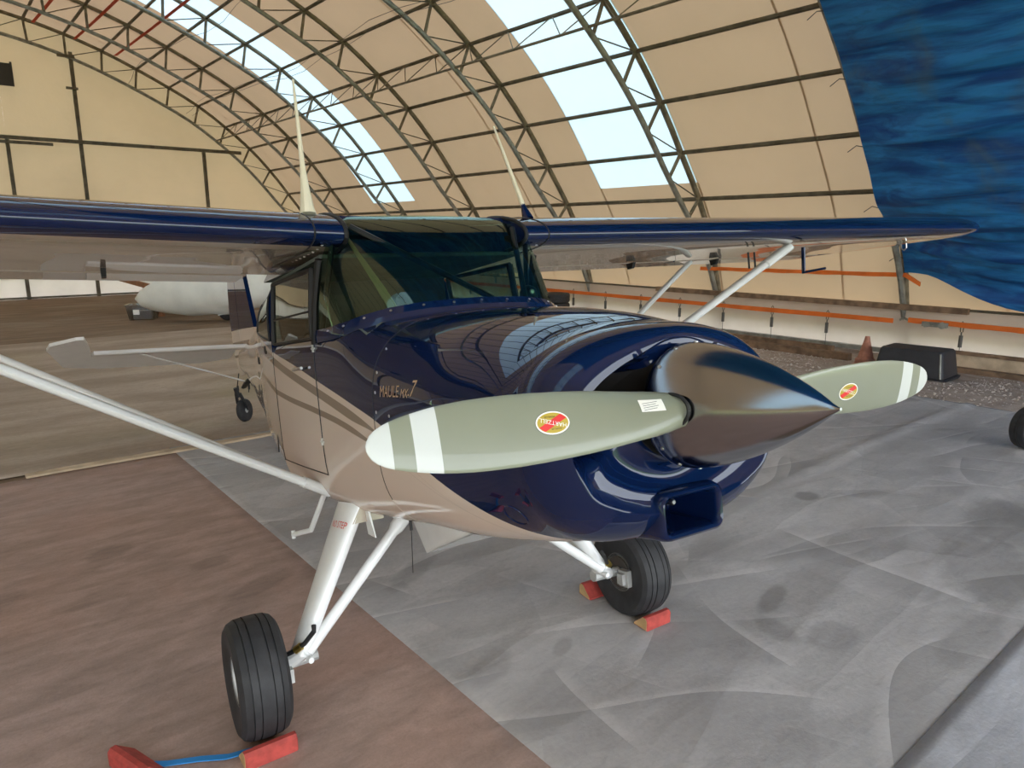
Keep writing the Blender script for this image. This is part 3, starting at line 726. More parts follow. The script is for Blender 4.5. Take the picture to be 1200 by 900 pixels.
def make_blade():
    bb = MB(); n = 14; rings = []
    for r in rs:
        up_ = [blade_pt(r, .5 * math.cos(PI * j / n), 1) for j in range(n + 1)]
        dn = [blade_pt(r, -.5 * math.cos(PI * j / n), -1) for j in range(1, n)]
        rings.append(up_ + dn)
    wh_ = lambda i, j: 1 if (.797 <= rs[i] < .853 or rs[i] >= .898) else 0
    bb.loft(rings, mif=wh_)
    return bb.obj('propeller_blade', ['blade_sage', 'blade_white'], plane, smooth=True, angle=50)
def text_geo(body, size, **kw):
    cu = bpy.data.curves.new('t', 'FONT'); cu.body = body; cu.size = size; cu.align_x = 'CENTER'; cu.align_y = 'CENTER'; cu.resolution_u = 2
    o = bpy.data.objects.new('t', cu); col.objects.link(o); bpy.context.view_layer.update()
    me = bpy.data.meshes.new_from_object(o.evaluated_get(bpy.context.evaluated_depsgraph_get()))
    v = [tuple(q.co) for q in me.vertices]; f = [tuple(p.vertices) for p in me.polygons]
    bpy.data.objects.remove(o); bpy.data.curves.remove(cu); bpy.data.meshes.remove(me)
    return v, f
def on_blade(a, b_, off):       # decal plane coords (a along the blade to the root, b across) at r = .525
    r = .525 - a; c = interp(r, BL)[0]; be = interp(r, BL)[1]
    return blade_pt(r, (b_) / c / 1.0, 1, off)
hub_roll = R(-2.3)
for k in (0, 1):
    bl = make_blade()
    dec = MB()
    def ell(rx, ry, off, mi, n=40):
        c0 = len(dec.v); N_ = 6
        vsx = [on_blade(0, .004, off)] + [on_blade(rx * q / N_ * math.cos(2*PI*j/n), .004 + ry * q / N_ * math.sin(2*PI*j/n), off) for q in range(1, N_ + 1) for j in range(n)]
        fs = [(0, 1 + j, 1 + (j + 1) % n) for j in range(n)] + [(1 + (q-1)*n + j, 1 + q*n + j, 1 + q*n + (j+1) % n, 1 + (q-1)*n + (j+1) % n) for q in range(1, N_) for j in range(n)]
        dec.add(vsx, fs, mi)
    ell(.0455, .0285, .0004, 3); ell(.0445, .0275, .0007, 0); ell(.0405, .0238, .0010, 1)
    ca, sa = math.cos(R(-24)), math.sin(R(-24))
    # red diagonal band
    band = []; nb = 24
    for j in range(nb + 1):
        x_ = -.042 + .084 * j / nb
        for hh in (-.0078, .0078):
            X_, Y_ = x_ * ca - hh * sa, x_ * sa + hh * ca
            q = math.hypot(X_ / .0400, Y_ / .0233)
            if q > 1: X_, Y_ = X_ / q, Y_ / q
            band.append(on_blade(-X_, .004 + Y_, .0013))
    dec.add(band, [(2*j, 2*j+1, 2*j+3, 2*j+2) for j in range(nb)], 2)
    v, f = text_geo('HARTZELL', .0142)
    tv = []
    for x_, y_, _ in v:
        x_ *= 1.05; X_, Y_ = x_ * math.cos(R(-16)) - y_ * math.sin(R(-16)), x_ * math.sin(R(-16)) + y_ * math.cos(R(-16))
        tv.append(on_blade(-X_, .004 - Y_, .0017))
    dec.add(tv, f, 0)
    for m_ in (-1, 1):
        v, f = text_geo('PROPELLER', .0055)
        dec.add([on_blade(-x_ - m_ * .006, .004 - y_ + m_ * .0145, .0017) for x_, y_, _ in v], f, 3)
    d_o = dec.obj('maker_decal', ['decal_white', 'decal_gold', 'decal_red', 'decal_black'], bl, label='oval gold and red maker decal')
    if k == 0:
        sd = MB(); n = 6
        g = [[on_blade(.285 + (.068 * i / n - .034), .016 + (.034 * j / n - .017) - .008 * i / n, .0008) for j in range(n + 1)] for i in range(n + 1)]
        sd.loft(g, closed=False)
        sd.obj('paper_sticker', 'decal_white', bl, label='white paper sticker')
        ln = MB()
        for q in range(4):
            ln.loft([[on_blade(.285 + x_, .016 + .009 - .006 * q - .004, .0012), on_blade(.285 + x_, .016 + .0078 - .006 * q - .004, .0012)] for x_ in np.linspace(-.026, .018 - .006 * (q % 2), 8)], closed=False)
        ln.obj('sticker_print', 'rope_grey', bl)
    bl.location = (0, 0, SC[1]); bl.rotation_euler = (-hub_roll * -1 if False else hub_roll, 0, 0)
    if k == 1: bl.rotation_euler = (PI + hub_roll, 0, 0)
    # dark cut-out ring where the blade passes through the spinner
    bb = MB(); r0 = .158
    ring = []
    for j in range(28):
        a = 2 * PI * j / 28; ring.append((XP + .045 * math.cos(a), -(.168 - .30 * max(0, .045 * math.cos(a))), .040 * math.sin(a)))
    bb.tube(ring + [ring[0]], .005, 6); bb.obj('blade_boot', 'seal_black', bl, smooth=True)

# --- wings
LEX, CH, ZW = .14, 1.60, 2.035
def WZ(sgn, y): return .012 * (y - .5) if sgn > 0 else .006 + .050 * (y - .5)
def airfoil(n=26):
    up, dn = [], []
    for j in range(n + 1):
        x = (1 - math.cos(PI * j / n)) / 2
        yt = 5 * .125 * (.2969 * x ** .5 - .126 * x - .3516 * x * x + .2843 * x ** 3 - .1036 * x ** 4)
        cb = .035 * (2 * .4 * x - x * x) / .16 if x < .4 else .035 * ((1 - .8) + .8 * x - x * x) / .36
        up.append((x, cb + yt)); dn.append((x, cb - yt * .92))
    return up, dn
UPF, DNF = airfoil()
def wing_sec(y, sgn, x0, x1, sc=1., zoff=0., lift=0.):
    u_ = [p for p in UPF if x0 - 1e-6 <= p[0] <= x1 + 1e-6]; d_ = [p for p in DNF if x0 - 1e-6 <= p[0] <= x1 + 1e-6]
    pts = u_[::-1] + (d_[1:] if x0 <= 0 else d_)
    out = []
    for x, z in pts:
        xx = .42 + (x - .42) * sc
        zz = z * sc ** .5 + lift if True else z
        out.append((LEX - CH * xx, sgn * y, ZW - .010 + CH * (zz - .012) + WZ(sgn, y)))
    return out
nU = None
for sgn, side in ((-1, 'right'), (1, 'left')):
    ys = [(.43, 1, 0), (.55, 1, 0), (1.2, 1, 0), (2.0, 1, 0), (2.6, 1, 0), (3.4, 1, 0), (4.2, 1, 0), (4.4, .985, .001), (4.56, .95, .004), (4.68, .86, .010), (4.76, .70, .018), (4.81, .45, .026), (4.82, .2, .030)]
    FH = .742
    rings = []
    for y, sc, lf in ys:
        rings.append(wing_sec(y, sgn, 0, FH if y < 4.3 else FH, sc, 0, lf))
    n = len(rings[0])
    nup = len([p for p in UPF if p[0] <= FH + 1e-6]); 
    xs_ = [p[0] for p in UPF if p[0] <= FH + 1e-6][::-1] + [p[0] for p in DNF if p[0] <= FH + 1e-6][1:]
    def mw(i, j): return 1 if (j >= nup - 1 and xs_[min(j, len(xs_) - 1)] > .045) else 0
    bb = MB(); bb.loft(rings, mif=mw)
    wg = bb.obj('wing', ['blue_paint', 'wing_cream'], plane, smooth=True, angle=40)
    for nm, ya, yb in (('flap', .60, 2.55), ('aileron', 2.57, 4.30)):
        bb = MB(); rr = [wing_sec(y, sgn, FH + .012, 1, 1) for y in (ya, (ya + yb) / 2, yb)]
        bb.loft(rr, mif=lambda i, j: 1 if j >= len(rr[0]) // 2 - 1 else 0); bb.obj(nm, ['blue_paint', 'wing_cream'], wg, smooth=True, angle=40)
    bb = MB(); rr = [wing_sec(y, sgn, FH + .012, 1, sc, 0, lf) for y, sc, lf in ((4.32, 1, 0), (4.45, .975, .003), (4.56, .93, .007), (4.66, .84, .013))]
    bb.loft(rr, mif=lambda i, j: 1 if j >= len(rr[0]) // 2 else 0); bb.obj('tip_fairing', ['blue_paint', 'wing_cream'], wg, smooth=True, angle=40)
    # root fairing strip and panel joint
    bb = MB(); sec = wing_sec(.56, sgn, 0, .5); bb.tube([(x, y, z) for x, y, z in sec], .004, 5); bb.obj('root_joint', 'seal_black', wg)
    bb = MB(); sec = wing_sec(.432, sgn, 0, .22); bb.tube([(x, y, z) for x, y, z in sec], .010, 6); bb.obj('root_seal', 'seal_black', wg)
    # lower-surface root rib fasteners
    for q in range(9):
        x = LEX - .06 - .07 * q; yv = sgn * .52
        zb_ = [p for p in DNF if p[0] > (LEX - x) / CH][0][1]
        bb = MB(); bb.lathe([(.006, 0), (.005, -.003)], 'z', 8); o = bb.obj('rivet', 'steel', wg); o.location = (x, yv, ZW - .010 + CH * (zb_ - .012) + WZ(sgn, .52))
    for yv in (2.02, 2.86) if sgn > 0 else (1.28,):      # flap hinge brackets under the wing
        x = -1.0 if sgn > 0 else -.9; kz = .4 if sgn > 0 else .35; z = 1.965 + WZ(sgn, yv)
        bb = MB(); bb.hexa([(x + .03, sgn * yv - .010, z - .05 * kz), (x - .02, sgn * yv - .010, z - .055 * kz), (x - .02, sgn * yv + .010, z - .055 * kz), (x + .03, sgn * yv + .010, z - .05 * kz), (x + .05, sgn * yv - .012, z + .02), (x - .03, sgn * yv - .012, z + .02), (x - .03, sgn * yv + .012, z + .02), (x + .05, sgn * yv + .012, z + .02)])
        bb.obj('flap_hinge', 'seal_black', wg)
    for xq, yq in ((-.35, 2.50),) if sgn > 0 else ():
        for dy in (0, .06):
            bb = MB(); bb.tube([(xq, yq + dy, 1.97), (xq, yq + dy, 1.86)], .007, 6); bb.obj('fuel_drain', 'seal_black', wg)
    if sgn > 0:   # pitot mast
        bb = MB(); bb.tube([(-.10, 2.74, 1.96), (-.11, 2.74, 1.80)], .016, 8, flat=.5); bb.tube([(-.12, 2.74, 1.795), (.05, 2.745, 1.80)], .008, 8); bb.obj('pitot_mast', 'blue_paint', wg, smooth=True)
    bb = MB(); bb.tube([(a_, sgn * 4.1, z_ + WZ(sgn, 4.1) - .04) for a_, z_ in ((-.2, 1.99), (-.2, 1.955), (-.22, 1.94), (-.24, 1.955), (-.24, 1.99))], .006, 5); bb.obj('tie_down_ring', 'steel', wg, smooth=True)

# --- struts (streamlined tubes)
def airstrut(name, a, b_, chord, m, parent=None):
    bb = MB(); a, b_ = Vector(a), Vector(b_); d = (b_ - a).normalized(); f = Vector((1, 0, 0)); f = (f - d * f.dot(d)).normalized(); nrm = d.cross(f)
    prof = [(.5, 0), (.42, .16), (.25, .235), (0, .25), (-.25, .18), (-.5, .02), (-.5, -.02), (-.25, -.18), (0, -.25), (.25, -.235), (.42, -.16)]
    bb.loft([[p + f * (x * chord) + nrm * (y * chord) for x, y in prof] for p in (a, a + (b_ - a) * .5, b_)])
    return bb.obj(name, m, parent or plane, smooth=True, angle=50)
LOW = {-1: (-.36, -.50, .90), 1: (-.36, .50, .90)}
TOPF = {-1: (-.14, -2.45, 2.045), 1: (-.13, 2.60, 1.955)}
for sgn in (-1, 1):
    st_ = airstrut('wing_strut', LOW[sgn], TOPF[sgn], .085, 'white_paint')
    airstrut('wing_strut', (LOW[sgn][0] - .07, LOW[sgn][1], LOW[sgn][2] - .0), (-.96, TOPF[sgn][1] * .985, TOPF[sgn][2] + .035), .065, 'white_paint')
    p0, p1 = Vector(LOW[sgn]), Vector(TOPF[sgn]); d = (p1 - p0).normalized()
    airstrut('strut_cuff', p1 - d * .22, p1 + d * .02, .105, 'white_paint', st_)
    airstrut('strut_sleeve', p0 - d * .02, p0 + d * .12, .100, 'white_paint', st_)
    bb = MB(); bb.tube([p0 - d * .02, (-.30, sgn * .44, .865), (-.24, sgn * .41, .84)], [.022, .02, .026], 8); bb.obj('strut_fitting', 'steel', st_, smooth=True)

# --- windshield, windows, cabin roof
base_c = [(-.10, .535), (.08, .527), (.20, .50), (.29, .445), (.355, .36), (.395, .24), (.415, .12), (.42, 0)]
base_c = base_c + [(x, -y) for x, y in base_c[::-1][1:]]
top_c = [(.035, .525), (.055, .505), (.05, .475), (.0, .435), (-.05, .36), (-.06, .24), (-.06, .12), (-.06, 0)]
top_z = [1.90, 1.955, 2.02, 2.075, 2.112, 2.122, 2.125, 2.126]
ctl = [(-.03, .537, 1.75), (.10, .525, 1.80), (.13, .50, 1.87), (.135, .455, 1.97), (.14, .37, 2.03), (.15, .25, 2.04), (.155, .125, 2.045), (.157, 0, 2.047)]
top_c = top_c + [(x, -y) for x, y in top_c[::-1][1:]]; top_z = top_z + top_z[::-1][1:]; ctl = ctl + [(x, -y, z) for x, y, z in ctl[::-1][1:]]
def base_z(y): return interp(abs(y), [(0, 1.668), (.24, 1.662), (.36, 1.650), (.445, 1.632), (.5, 1.612), (.527, 1.603), (.54, 1.60)])[0]
bb = MB(); rings = []; nt = 14
for i, ((bx_, by_), (tx, ty), tz, (kx, ky, kz)) in enumerate(zip(base_c, top_c, top_z, ctl)):
    zb_ = base_z(by_)
    ring = []
    for k in range(nt + 1):
        t = k / nt; u0, u1, u2 = (1 - t) ** 2, 2 * t * (1 - t), t * t
        ring.append((bx_ * u0 + kx * u1 + tx * u2, by_ * u0 + ky * u1 + ty * u2, zb_ * u0 + kz * u1 + tz * u2))
    rings.append(ring)
bb.loft(rings, closed=False); wsh = bb.obj('windshield', 'windshield_glass', plane, smooth=True, angle=80)
# blue base flange with screws
bb = MB(); fl = []
cb = []
for (bx_, by_) in base_c:
    L = math.hypot(bx_ + .15, by_); ux, uy = (bx_ + .15) / L, by_ / L
    zb_ = base_z(by_)
    fl.append([(bx_ + .03 * ux, by_ + .006 * uy, zb_ - .02), (bx_ + .026 * ux, by_ + .008 * uy, zb_ + .004), (bx_ - .008 * ux, by_ + .006 * uy, zb_ + .032), (bx_ - .014 * ux, by_, zb_ + .032), (bx_ - .005 * ux, by_, zb_ - .02)])
    cb.append((bx_ + .014 * ux, by_ + .009 * uy, zb_ + .018))
bb.loft(fl); flo = bb.obj('windshield_flange', 'blue_paint', wsh, smooth=True, angle=30)
for q in range(1, len(cb) - 1):
    bb = MB(); bb.lathe([(.0055, 0), (.005, .003), (.001, .004)], 'z', 8); o = bb.obj('screw', 'steel', wsh); o.location = cb[q]; o.rotation_euler = (0, R(40), math.atan2(cb[q][1], cb[q][0] + .15))
# frame tubes behind the glass
tubes = [((.09, -.40, 2.045), (.30, .13, 1.70)), ((.10, .38, 2.04), (.27, .31, 1.69)), ((.06, .47, 1.98), (-.06, .52, 1.62)), ((.06, -.47, 1.98), (-.06, -.52, 1.62))]
for a, c in tubes:
    bb = MB(); bb.tube([a, c], .013, 8); bb.obj('frame_tube', 'tube_black', plane, smooth=True)
# glare shield, panel, seats, tan reflection strip
bb = MB(); bb.loft([[(x, y, deck_z(max(x, .1), y) + .004 - .02 * smooth(.1, -.06, x)) for y in np.linspace(-.47, .47, 15)] for x in (.36, .25, .12, .0, -.06)], closed=False)
bb.obj('glare_shield', 'interior_grey', plane, smooth=True)
bb = MB(); bb.box((-.09, -.5, 1.25), (-.05, .5, 1.66)); bb.obj('instrument_panel', 'interior_dark', plane)
for sgn in (-1, 1):
    t = empty('seat'); t.parent = plane
    bb = MB(); bb.loft([rrect(0, sgn * .26, 0, .22, .06, .04)] + [])if False else None
    bb = MB(); rr = []
    for z, hx, hy in ((.98, .05, .20), (1.0, .06, .215), (1.5, .055, .21), (1.62, .05, .17), (1.66, .03, .13)):
        c = -.72 - .12 * (z - 1.0); rr.append([(c + hx * math.cos(a), sgn * .26 + hy * pw(math.sin(a), .6), z) for a in [2 * PI * j / 20 for j in range(20)]])
    bb.loft(rr); bb.obj('backrest', 'interior_dark', t, smooth=True)
    bb = MB(); bb.loft([[(-.80 + hx * math.cos(a), sgn * .26 + hy * pw(math.sin(a), .6), z) for a in [2 * PI * j / 20 for j in range(20)]] for z, hx, hy in ((1.66, .02, .10), (1.68, .04, .13), (1.82, .04, .13), (1.85, .02, .10))]); bb.obj('headrest', 'interior_dark', t, smooth=True)
    bb = MB(); bb.loft([[(-.46 + .25 * pw(math.cos(a), .5), sgn * .26 + .21 * pw(math.sin(a), .5), z) for a in [2 * PI * j / 20 for j in range(20)]] for z in (.94, .96, 1.06, 1.08)]); bb.obj('cushion', 'interior_grey', t, smooth=True)
bb = MB(); bb.loft([[(x, -.405 + .04 * k + dy, z), (x + .004, -.405 + .04 * k - dy, z), (x + .008, -.405 + .04 * k - dy, z), (x + .004, -.405 + .04 * k + dy, z)] for k, (x, z, dy) in enumerate(((.02, 2.03, .008), (.10, 1.90, .014), (.17, 1.78, .02), (.215, 1.668, .024)))])
bb.obj('reflection_strip', 'reflection_tan', plane, label='tan strip standing for a reflection in the windshield')  # added tan strip that stands in for a reflection in the glass
bb = MB(); bb.lathe([(.001, -.045), (.022, -.04), (.04, -.02), (.045, 0), (.04, .02), (.022, .04), (.001, .045)], 'x', 18, (.16, .40, 1.72)); cmp_ = bb.obj('compass', 'tube_black', plane, smooth=True)
bb = MB(); bb.lathe([(.012, .043), (.010, .05), (.002, .052)], 'x', 12, (.16, .39, 1.73)); bb.obj('compass_lens', 'steel', cmp_, smooth=True)
bb = MB(); bb.box((-.925, -.49, .95), (-.905, .49, 1.955)); bb.obj('rear_bulkhead', 'interior_dark', plane)
# cabin roof between the wings
bb = MB(); rr = [wing_sec(y, 1, .10, .99, 1) for y in (-.44, -.2, 0, .2, .44)]
rr = [[(x, y, z - WZ(1, y)) for x, y, z in q] for q in rr]
bb.loft(rr, mif=lambda i, j: 1 if j >= len(rr[0]) // 2 else 0); bb.obj('cabin_roof', ['blue_paint', 'interior_grey'], plane, smooth=True, angle=40)
bb = MB(); bb.box((-.93, -.5, 1.935), (-.04, .5, 1.95)); bb.obj('headliner', 'interior_grey', plane)
# side windows: door pane, quarter light and rear pane, with their black frames
def pane(x0, x1, zb0, zt0, zb1, zt1, sgn, name, tab=None, wood='window_glass', parent=None, out=.003):
    bb = MB(); g = []
    for i in range(7):
        t = i / 6; x = x0 + (x1 - x0) * t; lo, hi_ = zb0 + (zb1 - zb0) * t, zt0 + (zt1 - zt0) * t; ring = []
        for j in range(6):
            z = lo + (hi_ - lo) * j / 5
            y = (side_y(x, min(z, SILL), tab) if tab is None else side_y(x, z, tab)) - (.06 * smooth(1.6, 2.0, z) * .5 if tab is None else 0)
            ring.append((x, sgn * (y + out), z))
        g.append(ring)
    bb.loft(g, closed=False); return bb.obj(name, wood, parent or plane, smooth=True), g
for sgn in (-1, 1):
    dr = empty('door'); dr.parent = plane
    win, g = pane(-.16, -.90, 1.605, 1.905, 1.615, 1.93, sgn, 'door_window', parent=dr)
    def edge(pts, r, nm, par, m='seal_black'):
        bb = MB(); bb.tube(pts, r, 6); return bb.obj(nm, m, par, smooth=True)
    edge([q for q in g[0]], .017, 'window_frame', dr); edge([q for q in g[-1]], .013, 'window_frame', dr)
    edge([r_[0] for r_ in g], .008, 'window_frame', dr); edge([r_[-1] for r_ in g], .012, 'window_frame', dr)
    edge([r_[2] for r_ in g], .005, 'window_divider', dr)
    # door seam, hinge and handle
    dp = [(-.15, z) for z in np.linspace(1.6, 1.0, 14)]
    edge([(x, sgn * (side_y(x, z)), z) for x, z in dp], .0035, 'door_seam', dr)
    edge([(-.15 - .8 * k / 10, sgn * side_y(-.15 - .8 * k / 10, 1.0), 1.0) for k in range(11)], .003, 'door_seam', dr)
    edge([(-.93, sgn * side_y(-.93, z), z) for z in np.linspace(1.6, 1.0, 12)], .003, 'door_seam', dr)
    for zz in (1.56, 1.15):
        bb = MB(); p = (-.15, sgn * side_y(-.15, zz), zz)
        bb.tube([(p[0] - .022, p[1] + sgn * .004, zz), (p[0] + .022, p[1] + sgn * .004, zz)], .0045, 8); bb.tube([(p[0], p[1] + sgn * .004, zz - .016), (p[0], p[1] + sgn * .004, zz + .016)], .0055, 8); bb.obj('hinge', 'cast_alloy', dr, smooth=True)
    bb = MB(); y = side_y(-.4, 1.475); bb.tube([(-.46, sgn * (y + .002), 1.475), (-.46, sgn * (y + .016), 1.475), (-.30, sgn * (y + .016), 1.48)], .007, 8); bb.obj('door_handle', 'steel', dr, smooth=True)
    # windshield side post
    bb = MB(); bb.tube([(.035, sgn * .527, 1.92), (-.05, sgn * .538, 1.75), (-.115, sgn * .54, 1.58)], .016, 8); bb.obj('windshield_post', 'seal_black', plane, smooth=True)
    w2, g2 = pane(-.97, -1.62, 1.64, 1.93, 1.72, 1.93, sgn, 'rear_window', tab=TAIL)
    edge([g2[i][0] for i in range(7)] + [g2[-1][k] for k in range(6)], .006, 'window_frame', w2)
    edge([g2[0][k] for k in range(6)], .006, 'window_frame', w2)
    # fuel vents / static ports on the side aft
    for (x, z) in ((-1.22, 1.60), (-1.75, 1.55)):
        y = side_y(x, z, TAIL); bb = MB(); bb.lathe([(.024, -.002), (.024, .004), (.018, .006), (.002, .006)], 'y', 14); o = bb.obj('vent_plug', 'seal_black', plane, smooth=True); o.location = (x, sgn * y, z)
        if sgn < 0: o.rotation_euler = (PI, 0, 0)
# lettering on the cowling
def letter(body, size, x, z, sh, name, parent, shear=.0):
    v, f = text_geo(body, size); bb = MB(); vv = []
    for a, b_, _ in v:
        X_ = x + a * .9 + shear * b_; Z_ = z + b_ + sh * a; vv.append((X_, -(side_y(X_, Z_) + .0012), Z_))
    bb.add(vv, f); return bb.obj(name, 'text_tan', parent, label='tan lettering')
letter('MAULE', .056, .665, 1.372, .0, 'lettering', cowl); letter('MX-', .042, .79, 1.366, .0, 'lettering', cowl, .15); letter('7', .075, .842, 1.380, .0, 'lettering', cowl, .15)

# --- tail
def slab(name, outline, yz, th, m, parent=None):   # outline in (x, h) ; yz maps (x, h, side) -> point
    bb = MB(); n = len(outline); top = [yz(x, h, th / 2) for x, h in outline]; bot = [yz(x, h, -th / 2) for x, h in outline]
    bb.add(top + bot, [tuple(range(n)), tuple(range(2 * n - 1, n - 1, -1))] + [(i, n + i, n + (i + 1) % n, (i + 1) % n) for i in range(n)])
    return bb.obj(name, m, parent or plane)
fin = slab('fin', [(-3.75, 1.80), (-4.05, 1.90), (-4.42, 2.62), (-4.55, 2.68), (-4.78, 2.68), (-4.80, 1.60), (-4.4, 1.68)], lambda x, h, s: (x, s, h), .04, 'livery')
slab('rudder', [(-4.815, 2.68), (-5.02, 2.64), (-5.22, 2.45), (-5.30, 2.1), (-5.26, 1.72), (-5.05, 1.45), (-4.85, 1.48), (-4.815, 1.60)], lambda x, h, s: (x, s, h), .035, 'livery')
for sgn in (-1, 1):
    tz = 1.735; DRP = R(14)
    f_ = lambda x, h, s, sg=sgn: (x, sg * h, tz + .03 * h + s)
    stz = slab('stabilizer', [(-4.18, .06), (-4.22, .5), (-4.28, 1.34), (-4.60, 1.36), (-4.62, .06)], f_, .035, 'tail_white')
    bb = MB(); bb.tube([(-4.18, sgn * .06, tz), (-4.22, sgn * .5, tz + .015), (-4.28, sgn * 1.34, tz + .04)], .02, 8); bb.obj('leading_edge', 'tail_white', stz, smooth=True)
    slab('elevator', [(-4.63, .10), (-4.615, 1.36), (-4.29, 1.375), (-4.10, 1.40), (-4.11, 1.46), (-4.26, 1.66), (-4.40, 1.69), (-4.95, 1.60), (-5.06, 1.3), (-5.08, .4), (-4.95, .12)], lambda x, h, s, sg=sgn: (-4.62 + (x + 4.62) * math.cos(DRP), sg * h, tz + .03 * h + s + (x + 4.62) * math.sin(DRP)), .028, 'tail_white')
    airstrut('tail_brace', (-4.35, sgn * .10, 1.40), (-4.32, sgn * .98, 1.745), .03, 'tail_white')
# tail wheel
cx, cz = B(-5.245, 0, .125)[0], B(-5.245, 0, .125)[2]
tw = empty('tail_wheel', (cx, 0, cz), (0, 0, R(-42))); tw.parent = plane; CX, CZ = cx, cz; cx = cz = 0.
bb = MB(); bb.lathe([(.07, -.028), (.10, -.032), (.118, -.026), (.125, -.010), (.125, .010), (.118, .026), (.10, .032), (.07, .028)], 'y', 32, (cx, 0, cz)); bb.obj('tire', 'black_rubber', tw, smooth=True)
bb = MB(); bb.lathe([(.015, -.03), (.03, -.028), (.035, -.018), (.065, -.02), (.072, -.026), (.072, .026), (.065, .02), (.035, .018), (.03, .028), (.015, .03)], 'y', 24, (cx, 0, cz)); bb.obj('hub', 'cast_alloy', tw, smooth=True)
for sg in (-1, 1):
    bb = MB(); bb.tube([(cx, sg * .042, cz), (cx + .05, sg * .042, cz + .09), (cx + .09, sg * .02, cz + .19)], [.012, .016, .018], 8); bb.obj('fork', 'seal_black', tw, smooth=True)
bb = MB(); bb.tube([(cx + .085, 0, cz + .15), (cx + .12, 0, cz + .25)], .025, 10); bb.obj('steering_head', 'seal_black', tw, smooth=True); cx, cz = CX, CZ
bb = MB(); bb.tube([(cx + .10, 0, cz + .245), (cx + .33, 0, cz + .30), (cx + .55, 0, cz + .33)], [.014, .018, .02], 6, flat=2.); bb.obj('leaf_spring', 'seal_black', plane, smooth=True)
for sg in (-1, 1):
    bb = MB(); bb.tube([(cx + .08, sg * .05, cz + .19), (cx + .10, sg * .06, cz + .28), (cx + .2, sg * .05, cz + .40)], .005, 5); bb.tube([(cx + .088, sg * .055, cz + .22), (cx + .095, sg * .058, cz + .27)], .011, 8); bb.obj('steering_spring', 'seal_black', plane)

